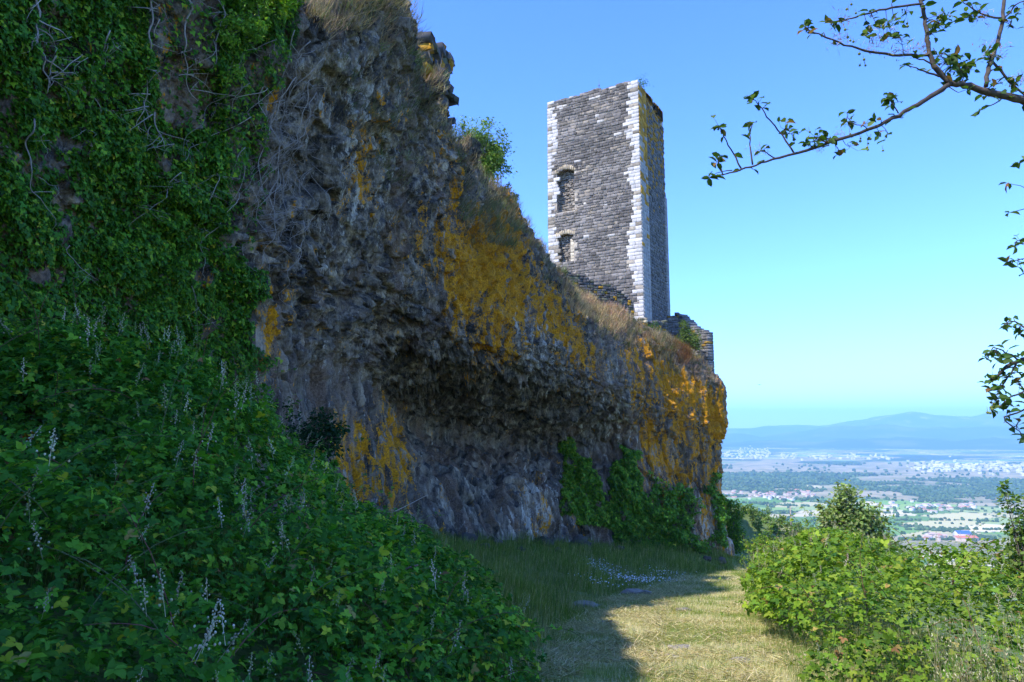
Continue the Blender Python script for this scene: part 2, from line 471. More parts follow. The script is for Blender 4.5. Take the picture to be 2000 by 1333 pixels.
# ------------------------------------------------------------------ cliff (sections across the rock, lofted and fractured)
def wsec(Y, pts): return [np.array((x, Y, CAM_Z + z)) for x, z in pts]
def isec(Y, pts): return [unp(a, b_, Y) for a, b_ in pts]
SEC = [
 (wsec(-16, [(-8.5, -1.2), (-8.5, 1), (-8.4, 3), (-8.3, 5), (-8.2, 7), (-8.1, 9), (-8, 10.5), (-8.4, 12)]), (-1, 0)),
 (wsec(0, [(-8.5, -1.6), (-8.5, 1), (-8.4, 3), (-8.3, 5), (-8.2, 8), (-8.1, 11), (-8.2, 12.2), (-8.6, 13.2)]), (-1, 0)),
 (wsec(6, [(-8.4, -2), (-8.4, 1), (-8.4, 3), (-8.3, 5), (-8.2, 8), (-8.0, 10.5), (-8.0, 12), (-8.4, 13.2)]), (-1, 0)),
 (wsec(11, [(-8.2, -2.6), (-8.2, 0.5), (-8.2, 3), (-8.1, 5), (-7.8, 8), (-7.5, 9.6), (-7.4, 10.8), (-7.8, 11.6)]), (-1, 0)),
 (wsec(14, [(-7.9, -3.0), (-7.85, 0.5), (-7.8, 3), (-7.6, 5), (-7.0, 7.2), (-6.5, 9.0), (-6.3, 10.0), (-6.7, 10.6)]), (-1, 0)),
 (wsec(17, [(-6.9, -3.2), (-6.8, 0.5), (-6.75, 3), (-6.6, 4.6), (-6.2, 6.4), (-5.6, 8.4), (-5.0, 10.4), (-5.2, 11.3)]), (-1, 0.1)),
 (isec(20, [(600, 1045), (592, 880), (575, 700), (600, 560), (650, 420), (700, 260), (750, 70), (752, -25)]), (-1, 0.1)),
 (isec(25, [(720, 1045), (705, 900), (690, 730), (710, 570), (755, 430), (790, 290), (822, 170), (832, 118)]), (-1, 0.1)),
 (isec(30, [(790, 1045), (770, 910), (740, 770), (800, 640), (850, 520), (872, 400), (884, 310), (880, 250)]), (-1, 0.1)),
 (isec(36, [(880, 1048), (850, 925), (800, 820), (960, 705), (995, 600), (980, 480), (950, 375), (932, 322)]), (-1, 0.2)),
 (isec(42, [(990, 1052), (960, 950), (900, 850), (1075, 735), (1095, 640), (1062, 530), (1025, 455), (1004, 418)]), (-1, 0.3)),
 (isec(48, [(1095, 1052), (1080, 950), (1035, 865), (1160, 760), (1165, 665), (1125, 590), (1082, 537), (1052, 500)]), (-0.9, 0.5)),
 (isec(52, [(1200, 1058), (1190, 955), (1175, 875), (1232, 790), (1232, 700), (1200, 640), (1150, 592), (1118, 563)]), (-0.8, 0.6)),
 (isec(55, [(1295, 1068), (1285, 965), (1278, 885), (1302, 800), (1293, 730), (1272, 682), (1235, 645), (1200, 610)]), (-0.7, 0.7)),
 (isec(57.5, [(1370, 1078), (1356, 985), (1344, 905), (1356, 820), (1352, 755), (1342, 712), (1322, 682), (1290, 648)]), (-0.6, 0.8)),
 (isec(60, [(1426, 1094), (1414, 990), (1404, 900), (1404, 862), (1416, 826), (1413, 775), (1402, 748), (1384, 730)]), (-0.8, 0.5)),
 (isec(66, [(1388, 1085), (1380, 985), (1376, 900), (1376, 862), (1384, 826), (1384, 775), (1374, 748), (1352, 735)]), (-1, 0)),
 (isec(88, [(1330, 1080), (1325, 985), (1320, 900), (1320, 862), (1330, 826), (1330, 775), (1320, 748), (1300, 735)]), (-1, 0)),
]
# push the hollow back into the rock and the lip of the roof out over it
for k, (lowd, backd, lipd) in {7: (0.6, 1.0, -0.3), 8: (0.9, 2.4, -0.9), 9: (1.2, 3.8, -1.5), 10: (1.2, 4.0, -1.6), 11: (1.0, 3.1, -1.3), 12: (0.5, 1.5, -0.6)}.items():
    for j, dd in ((1, lowd), (2, backd), (3, lipd), (4, lipd*0.6)):
        c0 = np.array([0, 0, CAM_Z]); v_ = SEC[k][0][j] - c0; SEC[k][0][j] = c0 + v_*(v_[1]+dd)/v_[1]
CT = []
for sec, inw in SEC:
    iw = np.array([inw[0], inw[1], 0.0]); iw /= np.linalg.norm(iw)
    foot = sec[0] - np.array([0, 0, 2.2]) + iw*(-0.15)
    top = sec[-1]
    CT.append([foot] + sec + [top + iw*1.2 + [0, 0, .45], top + iw*3.5 + [0, 0, .9], top + iw*9 + [0, 0, .8], top + iw*22 + [0, 0, -6], top + iw*34 + [0, 0, -22]])
CT = np.array(CT)                                         # stations x 14 x 3
NCOL = [14, 14, 50, 90, 110, 110, 120, 90, 100, 100, 90, 80, 80, 70, 70, 36, 20]
NROW = [8, 46, 46, 50, 46, 44, 44, 38, 16, 8, 6, 6, 5]
tu = np.concatenate([i + np.arange(n)/n for i, n in enumerate(NCOL)] + [[len(NCOL)]])
tv = np.concatenate([i + np.arange(n)/n for i, n in enumerate(NROW)] + [[len(NROW)]])
B0 = catmull(CT, tu)                                      # nu x 14 x 3
B = np.swapaxes(catmull(np.swapaxes(B0, 0, 1), tv), 0, 1)  # nu x nv x 3
nu, nv = B.shape[:2]
def grid_normals(G):
    du = np.gradient(G, axis=0); dv = np.gradient(G, axis=1)
    return nrm(np.cross(du, dv))
N0 = grid_normals(B)
if N0[nu//2, 60, 0] < 0: N0 = -N0
W = np.broadcast_to(tv[None, :], (nu, nv)); U = np.broadcast_to(tu[:, None], (nu, nv))
Pf = B.reshape(-1, 3)
low = (1 - sstep(2.6, 3.4, W)).ravel()                    # column colonnade at the foot
low = np.maximum(low, (sstep(10.6, 12.5, U)*0.75*(1-sstep(8.0, 8.6, W))).ravel())
ceil_ = (sstep(2.7, 3.3, W)*(1 - sstep(4.2, 5.0, W))).ravel()
ceil_ = ceil_*(1 - 0.7*sstep(10.6, 12.5, U)).ravel(); up = (sstep(4.2, 5.2, W)*(1 - 0.75*sstep(10.6, 12.5, U))).ravel(); back = sstep(8.5, 10, W).ravel()
warp = (np.stack([fbm(Pf*0.5 + k*31, 300+k, 3) for k in range(3)], 1) - 0.5)
Pw = Pf + warp*1.1
def facet(P, size, seed, slope=1.0, jit=0.95):
    f1, f2, rv, dv = worley(P/np.asarray(size), seed, jit)
    return (rv[:, 0]*2 - 1)*0.6 + ((rv - 0.5)*dv).sum(1)*1.6*slope, f2 - f1, rv[:, 1]
big, e1_, i1_ = facet(Pw, (1.9, 1.9, 2.4), 5)
med, e2_, i2_ = facet(Pw*1.0, (0.75, 0.75, 0.75), 6)
colm, e3_, i3_ = facet(Pf + warp*0.4 + np.stack([Pf[:, 2]*0.15, Pf[:, 2]*0.1, Pf[:, 2]*0], 1), (0.85, 0.85, 5.0), 7, 0.5)
strk, e4_, i4_ = facet(Pw + np.stack([-Pf[:, 2]*0.35, -Pf[:, 2]*0.5, Pf[:, 2]*0], 1), (0.7, 0.7, 3.2), 8, 0.7)
sml, e5_, i5_ = facet(Pf + warp*0.3, (0.30, 0.30, 0.34), 9)
lowf = fbm(Pf*0.33, 400, 3) - 0.5
fine = fbm(Pf*3.5, 420, 4) - 0.5
D = 0.9*lowf + 0.16*fine
blk, e6_, i6_ = facet(Pf + warp*0.4 + np.stack([Pf[:, 2]*0.15, Pf[:, 2]*0.1, Pf[:, 2]*0], 1), (0.85, 0.85, 1.25), 27, 1.2)
fine_cut = 1 - 0.6*low
D += low*(0.52*colm - 0.36*sstep(0.12, 0.0, e3_) + 0.15*blk + 0.04*med + 0.07*big)
D += ceil_*(0.42*big + 0.32*med + 0.16*sml - 0.12*sstep(0.08, 0, e2_))
D += up*(1-back)*(0.42*big + 0.24*strk + 0.24*med + 0.13*sml - 0.08*sstep(0.08, 0, e4_))
D += low*0.05*sml
TONE = low*(0.5*i3_+0.35*i6_+0.15*i5_) + (1-low)*(0.35*i2_+0.35*i4_+0.3*i5_)
# ragged rubbly rim where the roof of the hollow breaks off
rim = np.exp(-((W-4.0)/0.35)**2).ravel()
D += rim*0.25*sml
dist_fade = np.clip(Pf[:, 1]/22, 0.45, 1.0)
CV = Pf + N0.reshape(-1, 3)*(D*dist_fade)[:, None]
CG = CV.reshape(nu, nv, 3)
NG = grid_normals(CG)
if NG[nu//2, 60, 0] < 0: NG = -NG
CPX, CPY, _f = proj(B)
BPX = CPX + (fbm(np.stack([CPX/70, CPY/70, CPX*0], -1), 501, 5, 0.6) - 0.5)*130
BPY = CPY + (fbm(np.stack([CPX/70, CPY/70, CPX*0+7], -1), 502, 5, 0.6) - 0.5)*130
vis = (B[..., 1] > 8)
def reg(poly, wv): return np.where(inpoly(BPX, BPY, poly) & vis, wv, 0.0)
OR = np.full((nu, nv), 0.16)
for poly, wv in [
    ([(850, 470), (900, 400), (985, 405), (1030, 500), (1040, 620), (1010, 700), (930, 660), (880, 640), (840, 560)], 0.74),
    ([(770, 420), (900, 380), (900, 620), (800, 600)], 0.44),
    ([(1035, 540), (1115, 560), (1155, 640), (1170, 740), (1120, 720), (1060, 650)], 0.66),
    ([(640, 150), (770, 150), (770, 480), (680, 450)], 0.42),
    ([(840, 200), (900, 260), (900, 370), (850, 370)], 0.45),
    ([(478, 540), (550, 560), (530, 780), (490, 780)], 0.62),
    ([(640, 800), (770, 770), (810, 930), (810, 1060), (640, 1000)], 0.54),
    ([(1170, 670), (1290, 670), (1370, 740), (1430, 740), (1430, 960), (1360, 985), (1250, 960), (1230, 800)], 0.52),
    ([(1300, 730), (1360, 740), (1350, 840), (1310, 850)], 0.70),
    ([(1365, 740), (1430, 760), (1425, 880), (1370, 850)], 0.56),
    ([(1000, 950), (1090, 960), (1090, 1070), (1000, 1060)], 0.40),
    ([(1380, 960), (1440, 960), (1440, 1110), (1380, 1090)], 0.45)]:
    OR = np.maximum(OR, reg(poly, wv))
WH = np.full((nu, nv), 0.38)
for poly, wv in [
    ([(640, 60), (770, 100), (800, 330), (720, 480), (600, 440)], 0.55),
    ([(1010, 590), (1100, 600), (1090, 720), (1010, 720)], 0.60),
    ([(990, 950), (1100, 950), (1100, 1070), (990, 1070)], 0.66),
    ([(1370, 960), (1440, 940), (1440, 1110), (1370, 1090)], 0.72),
    ([(640, 850), (690, 830), (700, 1000), (650, 1000)], 0.62),
    ([(1150, 760), (1260, 740), (1260, 960), (1210, 960)], 0.55)]:
    WH = np.maximum(WH, reg(poly, wv))
EA = np.maximum(sstep(7.6, 8.2, W), 0.0)
EA = np.maximum(EA, reg([(640, -60), (760, -60), (890, 250), (1020, 430), (1140, 560), (1310, 640), (1390, 735), (1330, 740), (1180, 640), (1010, 500), (900, 390), (800, 200), (660, 90)], 0.5))
from_blur = lambda M: (M + np.roll(M, 1, 0) + np.roll(M, -1, 0) + np.roll(M, 1, 1) + np.roll(M, -1, 1))/5
def gblur(M, k):
    for ax in (0, 1):
        for _ in range(3):
            c = np.cumsum(np.pad(M, [(k+1, k) if a == ax else (0, 0) for a in (0, 1)], mode='edge'), axis=ax)
            M = (np.take(c, np.arange(2*k+1, c.shape[ax]), ax) - np.take(c, np.arange(0, c.shape[ax]-2*k-1), ax))/(2*k+1)
    return M
OR, WH, EA = gblur(OR, 12), gblur(WH, 14), gblur(EA, 5)

m, nt, b = newmat('basalt_with_lichen')
a = nd(nt, 'ShaderNodeVertexColor', layer_name='Col'); co = nt.nodes.new('ShaderNodeNewGeometry').outputs['Position']
sep = nt.nodes.new('ShaderNodeSeparateColor'); nt.links.new(a.outputs[0], sep.inputs[0])
mp = nd(nt, 'ShaderNodeMapping'); mp.inputs['Scale'].default_value = (1.05, 1.05, 0.24); mp.inputs['Rotation'].default_value = (0.15, -0.3, 0); nt.links.new(co, mp.inputs[0])
mp2 = nd(nt, 'ShaderNodeMapping'); mp2.inputs['Scale'].default_value = (1.1, 1.1, 0.55); mp2.inputs['Rotation'].default_value = (0.5, -0.4, 0.6); nt.links.new(co, mp2.inputs[0])
n_big = noise_node(nt, 0.7, 6, 0.6, mp.outputs[0]); n_mid = noise_node(nt, 2.4, 10, 0.70, co, 0.1)
n_fine = noise_node(nt, 14, 8, 0.7, co); n_or = noise_node(nt, 1.3, 12, 0.74, mp.outputs[0], 0.5); n_wh = noise_node(nt, 2.2, 12, 0.78, mp.outputs[0], 0.3)
zc = nd(nt, 'ShaderNodeAttribute', attribute_name='Columns')
nst = noise_node(nt, 2.6, 8, 0.62, mp.outputs[0], 0.1)
nmx = nd(nt, 'ShaderNodeMix'); nt.links.new(zc.outputs['Fac'], nmx.inputs[0]); nt.links.new(n_mid.outputs[0], nmx.inputs[2]); nt.links.new(nst.outputs[0], nmx.inputs[3])
rock = mixc(nt, mapr(nt, nmx.outputs[0], 0.40, 0.62), (0.018, 0.0155, 0.012), (0.235, 0.19, 0.125))
tone = mapr(nt, a.outputs[1], 0.15, 0.85, 0.35, 1.9)
tcc = nt.nodes.new('ShaderNodeCombineColor'); [nt.links.new(tone, tcc.inputs[q]) for q in range(3)]
rock = mixc(nt, 1.0, rock, tcc.outputs[0], 'MULTIPLY')
vor = nd(nt, 'ShaderNodeTexVoronoi', Scale=1.9); vor.distance = 'MANHATTAN'; vor.inputs['Detail'].default_value = 2.5; vor.inputs['Roughness'].default_value = 0.65; nt.links.new(mp2.outputs[0], vor.inputs['Vector'])
vsep = nt.nodes.new('ShaderNodeSeparateColor'); nt.links.new(vor.outputs['Color'], vsep.inputs[0])
za = nd(nt, 'ShaderNodeAttribute', attribute_name='Columns')
mp3 = nd(nt, 'ShaderNodeMapping'); mp3.inputs['Scale'].default_value = (1.35, 1.35, 0.17); mp3.inputs['Rotation'].default_value = (0.10, -0.14, 0.3); nt.links.new(co, mp3.inputs[0])
vo3 = nd(nt, 'ShaderNodeTexVoronoi', Scale=1.0); vo3.inputs['Detail'].default_value = 1.6; vo3.inputs['Roughness'].default_value = 0.55; nt.links.new(mp3.outputs[0], vo3.inputs['Vector'])
vs3 = nt.nodes.new('ShaderNodeSeparateColor'); nt.links.new(vo3.outputs['Color'], vs3.inputs[0])
vmix = nd(nt, 'ShaderNodeMix'); nt.links.new(za.outputs['Fac'], vmix.inputs[0]); nt.links.new(vsep.outputs[0], vmix.inputs[2]); nt.links.new(vs3.outputs[0], vmix.inputs[3])
dmix = nd(nt, 'ShaderNodeMix'); nt.links.new(za.outputs['Fac'], dmix.inputs[0]); nt.links.new(vor.outputs['Distance'], dmix.inputs[2]); nt.links.new(vo3.outputs['Distance'], dmix.inputs[3])
vt = mapr(nt, vmix.outputs[0], 0.2, 0.8, 0.45, 1.7); vcc = nt.nodes.new('ShaderNodeCombineColor'); [nt.links.new(vt, vcc.inputs[q]) for q in range(3)]
rock = mixc(nt, 1.0, rock, vcc.outputs[0], 'MULTIPLY')
zb = nd(nt, 'ShaderNodeAttribute', attribute_name='Columns')
rock = mixc(nt, mapr(nt, math_n(nt, 'MULTIPLY_ADD', zb.outputs['Fac'], 0.09, n_big.outputs[0]), 0.50, 0.70), rock, mixc(nt, mapr(nt, n_fine.outputs[0], 0.3, 0.7), (0.10, 0.06, 0.034), (0.34, 0.215, 0.12)))
rock = mixc(nt, mapr(nt, n_fine.outputs[0], 0.30, 0.70), mixc(nt, 0.45, rock, (0, 0, 0)), mixc(nt, 0.25, rock, (0.2, 0.2, 0.2)))
wv = math_n(nt, 'ADD', sep.outputs[1], math_n(nt, 'MULTIPLY', math_n(nt, 'SUBTRACT', n_wh.outputs[0], 0.5), 2.4))
wm = mapr(nt, wv, 0.60, 0.72)
c = mixc(nt, math_n(nt, 'MULTIPLY', wm, 0.85), rock, mixc(nt, n_fine.outputs[0], (0.28, 0.255, 0.20), (0.70, 0.64, 0.50)))
ov = math_n(nt, 'ADD', sep.outputs[0], math_n(nt, 'MULTIPLY', math_n(nt, 'SUBTRACT', n_or.outputs[0], 0.5), 2.5))
ov = math_n(nt, 'ADD', ov, math_n(nt, 'MULTIPLY', math_n(nt, 'SUBTRACT', n_fine.outputs[0], 0.5), 0.8))
ov = math_n(nt, 'ADD', ov, math_n(nt, 'MULTIPLY', math_n(nt, 'SUBTRACT', n_mid.outputs[0], 0.5), 0.9))
om = mapr(nt, ov, 0.50, 0.58)
orc = mixc(nt, mapr(nt, n_fine.outputs[0], 0.35, 0.65), (0.24, 0.100, 0.008), (0.80, 0.35, 0.010))
orc = mixc(nt, mapr(nt, n_mid.outputs[0], 0.35, 0.55, 0.55, 0.0), orc, (0.14, 0.09, 0.03))
c = mixc(nt, om, c, orc)
ev = math_n(nt, 'ADD', sep.outputs[2], math_n(nt, 'MULTIPLY', math_n(nt, 'SUBTRACT', n_mid.outputs[0], 0.5), 0.9))
c = mixc(nt, mapr(nt, ev, 0.5, 0.75), c, mixc(nt, n_fine.outputs[0], (0.05, 0.042, 0.028), (0.20, 0.16, 0.095)))
nt.links.new(c, b.inputs['Base Color']); b.inputs['Roughness'].default_value = 0.85; b.inputs['Specular IOR Level'].default_value = 0.12
hgt = math_n(nt, 'ADD', math_n(nt, 'ADD', math_n(nt, 'MULTIPLY', n_mid.outputs[0], 0.35), math_n(nt, 'MULTIPLY', dmix.outputs[0], 0.9)), math_n(nt, 'MULTIPLY', n_fine.outputs[0], 0.4))
bump(nt, b, hgt, 0.8, 0.16)
M_CLIFF = m
cl = build('cliff', CV, grid_faces(nu, nv), M_CLIFF, smooth=True, col=np.concatenate([np.stack([OR, WH, EA], -1).reshape(-1, 3), TONE[:, None]], 1), extra={'Columns': low})
tag(cl, 'dark basalt cliff with orange lichen and an overhanging hollow', 'cliff', kind='structure')

def cliff_pick(n, poly=None, wmask=None, wlim=(0, 9), dens_px=False):
    """n random points on the rock inside a polygon of the photo (and row limits)"""
    ok = (W > wlim[0]) & (W < wlim[1])
    if poly is not None:
        ok = ok & (inpoly(BPX*0.75 + CPX*0.25, BPY*0.75 + CPY*0.25, poly)) & (B[..., 1] > 2)
    du = np.linalg.norm(np.gradient(CG, axis=0), axis=-1); dv_ = np.linalg.norm(np.gradient(CG, axis=1), axis=-1)
    w = du*dv_*ok
    if wmask is not None: w = w*wmask
    w = w.ravel(); tot = w.sum()
    if tot <= 0: return np.zeros((0, 3)), np.zeros((0, 3)), 0
    idx = rng.choice(len(w), n, p=w/tot)
    iu, iv = idx//nv, idx % nv
    fu = rng.random(n)-0.5; fv = rng.random(n)-0.5
    iu2 = np.clip(iu + np.sign(fu).astype(int), 0, nu-1); iv2 = np.clip(iv + np.sign(fv).astype(int), 0, nv-1)
    P = CG[iu, iv] + np.abs(fu)[:, None]*(CG[iu2, iv]-CG[iu, iv]) + np.abs(fv)[:, None]*(CG[iu, iv2]-CG[iu, iv])
    return P, N0[iu, iv], tot
# ------------------------------------------------------------------ masonry
def stone_box(acc, o, ux, uz, n, s0, s1, z0, z1, d0, d1, col, jit=0.02, bev=0.035):
    """one rough block on a wall face: o origin, ux along, uz up, n outward"""
    w, h = s1-s0, z1-z0
    be = min(bev, 0.3*w, 0.3*h)
    q = []
    for dep, ins in ((d0, 0.0), (d1 - be*0.7, 0.0), (d1, be)):
        for a, c_ in ((s0+ins, z0+ins), (s1-ins, z0+ins), (s1-ins, z1-ins), (s0+ins, z1-ins)):
            q.append((a, c_, dep))
    q = np.array(q); q[4:] += (rng.random((8, 3))-0.5)*jit
    V = o + q[:, 0:1]*ux + q[:, 1:2]*uz + q[:, 2:3]*n
    F = []
    for r in (0, 4):
        for k in range(4): F.append((r+k, r+(k+1) % 4, r+4+(k+1) % 4, r+4+k))
    F.append((8, 9, 10, 11)); F.append((3, 2, 1, 0))
    acc.add(V, np.array(F), col)

UZ = np.array([0, 0, 1.0])
def rubble(acc, o, ux, n, s_lo, s_hi, z0, z1, hc, wr, hole=None, colf=None, depth=0.07, gap=0.025, topf=None, jit=0.035, d0=-0.05):
    z = z0
    while z < z1 - 0.08:
        h = hc*(0.8 + 0.45*rng.random())
        zt = min(z + h, z1)
        zm = (z+zt)/2
        lo = s_lo(zm); hi = s_hi(zm)
        s = lo
        while s < hi - 0.05:
            w = wr[0] + (wr[1]-wr[0])*rng.random()**1.3
            if hi - (s + w) < 0.14: w = hi - s
            mid = s + w/2
            if (hole is None or not hole(mid, zm, w/2)) and (topf is None or zt < topf(mid) + 0.12*rng.random()):
                sag = (rng.random()-0.5)*0.05
                g = gap*(0.5+rng.random())
                stone_box(acc, o, ux, UZ, n, s+g/2, s+w-g/2, z+g/2+sag, zt-g/2+sag, d0, depth*(0.35+1.0*rng.random()), colf(mid, zm), jit)
            s += w
        z = zt

M_STONE = col_mat('tower_stone', 0.9, 5.0, 0.45, 0.5, 0.04)
m, nt, b = newmat('lime_mortar')
co = nt.nodes.new('ShaderNodeNewGeometry').outputs['Position']; n1 = noise_node(nt, 2.0, 8, 0.7, co); n2 = noise_node(nt, 18, 6, 0.7, co)
c = mixc(nt, mapr(nt, n1.outputs[0], 0.35, 0.65), (0.22, 0.19, 0.155), (0.56, 0.48, 0.36)); nt.links.new(c, b.inputs['Base Color'])
b.inputs['Roughness'].default_value = 0.95; bump(nt, b, n2.outputs[0], 0.6, 0.04)
M_MORTAR = m

R0 = unp(1257, 585, 62.0)
EL = np.array([-0.872, 0.489, 0]); ER = np.array([0.489, 0.872, 0])       # along front face (leftwards), along side face
NF = -ER; NS = -EL                                                        # outward normals
LW, LD = 9.75, 7.9
ZB = R0[2] - 4.0
ZT = unp(1243, 150, 62.0)[2]
def zrel(py, Y): return unp(1100, py, Y)[2]
H = ZT - ZB
O = np.array([R0[0], R0[1], ZB])
tower = empty('stone_tower', (R0 + ER*LD/2 + EL*LW/2)*[1, 1, 0] + [0, 0, ZB],
              'tall square ruined tower of dark stone with white corner stones, standing on the cliff', 'tower')

# window niches in local (s from the near corner, z)
W1 = dict(s0=6.8, s1=8.75, z0=zrel(415, 66.0)-ZB, z1=zrel(332, 66.0)-ZB, arch=0.35, dep=0.75)
W2 = dict(s0=6.95, s1=8.75, z0=zrel(515, 66.0)-ZB, z1=zrel(458, 66.0)-ZB, arch=0.22, dep=0.65)
def wtop(w, s):
    u = (s - (w['s0']+w['s1'])/2)/((w['s1']-w['s0'])/2)
    return w['z1'] - w['arch']*np.clip(u, -1, 1)**2
def in_hole(s, z, r=0.0):
    for w in (W1, W2):
        if w['s0']-r*0.5 < s < w['s1']+r*0.5 and w['z0']-0.02 < z < wtop(w, s)+0.1: return True
    return False
# corner stones: alternating short and long
def quoin_table(z1, lo, hi):
    t = []; z = 0.0; k = 0
    while z < z1:
        h = 0.30 + 0.12*rng.random(); base = lo + (hi-lo)*(0.5+0.5*math.sin(z*0.9 + 1.3*math.sin(z*0.37)))
        L = base + (0.14 if k % 2 else -0.08) + (rng.random()-0.5)*0.42
        t.append((z, min(z+h, z1), max(L, 0.38))); z += h; k += 1
    return t
QN = quoin_table(H, 0.65, 1.35); QF = quoin_table(H, 0.55, 1.2)
def qlen(tab, z):
    for a_, b_, L in tab:
        if a_ <= z < b_: return L
    return 0.5
def top_edge(s):   # broken crown
    return H - 0.12 - 0.25*vnoise(np.array([[s*0.8, 3.3, 0]]), 3)[0] - 0.9*max(0, 0.5-s)*1.2
def dark_col(s, z):
    g = (0.095 + 0.105*rng.random()**1.3)*(0.55 + 0.9*fbm(np.array([[s*0.5, z*0.4, 2.0]]), 44, 3)[0])
    c_ = np.array([g*1.12, g*1.0, g*0.87])
    r = rng.random()
    if r < 0.012: return np.array([0.5, 0.46, 0.40])
    if r < 0.03 + 0.22*sstep(0.55, 0.7, fbm(np.array([[s*0.35, z*0.35, 9.0]]), 46, 2)[0]): return np.array([0.26, 0.22, 0.17])*(0.7+0.5*rng.random())
    return c_
def pale_col():
    g = 0.40 + 0.22*rng.random(); return np.array([g*1.03, g*0.97, g*0.89])
# mortar body: front sheet in narrow strips round the niches, other sides plain
core = Acc()
edges = np.unique(np.concatenate([[0, LW], np.linspace(W1['s0'], W1['s1'], 13), np.linspace(W2['s0'], W2['s1'], 13)]))
def sheet(o, ux, n, s0, s1, z0, z1, d): 
    V = np.array([o+ux*s0+UZ*z0+n*d, o+ux*s1+UZ*z0+n*d, o+ux*s1+UZ*z1+n*d, o+ux*s0+UZ*z1+n*d]); core.add(V, np.array([[0, 1, 2, 3]]))
for a_, b_ in zip(edges[:-1], edges[1:]):
    mid = (a_+b_)/2; zs = [0.0]
    for w in (W2, W1):
        if w['s0'] < mid < w['s1']: zs += [w['z0'], wtop(w, mid)]
    zs.append(H-0.45)
    for k in range(0, len(zs), 2): sheet(O, EL, NF, a_, b_, zs[k], zs[k+1], 0)
sheet(O, ER, NS, 0, LD, 0, H-0.5, 0); sheet(O + EL*LW, ER, NS, 0, LD, 0, H-0.5, 0); sheet(O + ER*LD, EL, NF, 0, LW, 0, H-0.5, 0)
V = np.array([O+UZ*(H-0.5), O+EL*LW+UZ*(H-0.5), O+EL*LW+ER*LD+UZ*(H-0.5), O+ER*LD+UZ*(H-0.5)]); core.add(V, np.array([[0, 1, 2, 3]]))
core.build('mortar_core', M_MORTAR, tower)
# front and side rubble
ms = Acc()
rubble(ms, O, EL, NF, lambda z: qlen(QN, z)+0.02, lambda z: LW - qlen(QF, z) - 0.02, 0, H, 0.28, (0.22, 0.85), in_hole, dark_col, topf=top_edge)
def side_col(s, z):
    if rng.random() < sstep(0.45, 1.0, z/H)*0.5: return np.array([0.36, 0.20, 0.03])
    g = 0.10 + 0.09*rng.random(); return np.array([g*1.02, g, g*0.95])
def side_top(s): return H - 0.25 - 0.22*s - 0.5*vnoise(np.array([[s*1.1, 8.3, 0]]), 3)[0]
rubble(ms, O, ER, NS, lambda z: 2.05, lambda z: LD - 0.02, 0, H, 0.25, (0.25, 0.6), None, side_col, topf=side_top, depth=0.10)
rubble(ms, O + EL*LW, ER, -NS, lambda z: 0.02, lambda z: LD, 0, H, 0.3, (0.35, 0.8), None, dark_col, topf=lambda s: H-0.3)
for k in range(26):   # loose cap stones along the broken crown
    w = 0.3+0.4*rng.random(); s = rng.random()*(LW-w)
    stone_box(ms, O + NF*(-0.6), EL, UZ, NF, s, s+w, H-0.5, top_edge(s)+0.05*rng.random(), 0, 0.62, dark_col(s, H), 0.06)
for k in range(22):
    s = 0.4+rng.random()*(LD-1); w = 0.3+0.4*rng.random()
    stone_box(ms, O + NS*(-0.6), ER, UZ, NS, s, s+w, H-0.6, side_top(s)+0.15*rng.random(), 0, 0.62, side_col(s, H), 0.06)
ms.build('masonry', M_STONE, tower)
# white quoins, near corner wraps onto the side face as grey ashlar
for tab, nm, mir in ((QN, 'corner_stones', False), (QF, 'corner_stones', True)):
    q = Acc()
    for a_, b_, L in tab:
        if b_ > H - 0.2: continue
        if not mir and a_ > H - 0.75 and rng.random() < 0.6: continue
        s = 0.0 if not mir else LW - L
        nb = 1 if L < 0.8 else 2
        for k in range(nb):
            c_ = pale_col()
            if rng.random() < 0.22: c_ = np.array([0.34, 0.29, 0.22])*(0.6+0.6*rng.random())
            stone_box(q, O, EL, UZ, NF, s + L*k/nb + 0.01, s + L*(k+1)/nb - 0.01, a_+0.008, b_-0.008, -0.3, 0.055+0.02*rng.random(), c_, 0.015, 0.02)
    q.build(nm, M_STONE, tower)
q = Acc()
for a_, b_, L in quoin_table(H-0.6, 1, 1):
    s = 0.03; cuts = [0.0, 0.55+0.5*rng.random(), 1.3+0.3*rng.random(), 2.05]
    for k in range(3):
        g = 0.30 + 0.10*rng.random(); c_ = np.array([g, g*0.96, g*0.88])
        if rng.random() < sstep(0.25, 0.95, a_/H)*0.85: c_ = np.array([0.46, 0.25, 0.03])*(0.7+0.5*rng.random())
        if 0.72*H < a_ < 0.745*H and k < 2: continue
        stone_box(q, O, ER, UZ, NS, cuts[k]+0.006, cuts[k+1]-0.006, a_+0.006, b_-0.006, -0.3, (0.06 if k < 2 else 0.10)+0.012*rng.random(), c_, 0.01, 0.012)
q.build('ashlar_strip', M_STONE, tower)
q = Acc()
for a_, b_, L in quoin_table(H*0.62, 0.3, 0.4):
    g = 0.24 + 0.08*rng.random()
    stone_box(q, O, ER, UZ, NS, LD-0.7, LD+0.05, a_+0.006, b_-0.006, -0.3, 0.2, np.array([g, g*0.97, g*0.92]), 0.02, 0.02)
q.build('buttress', M_STONE, tower)
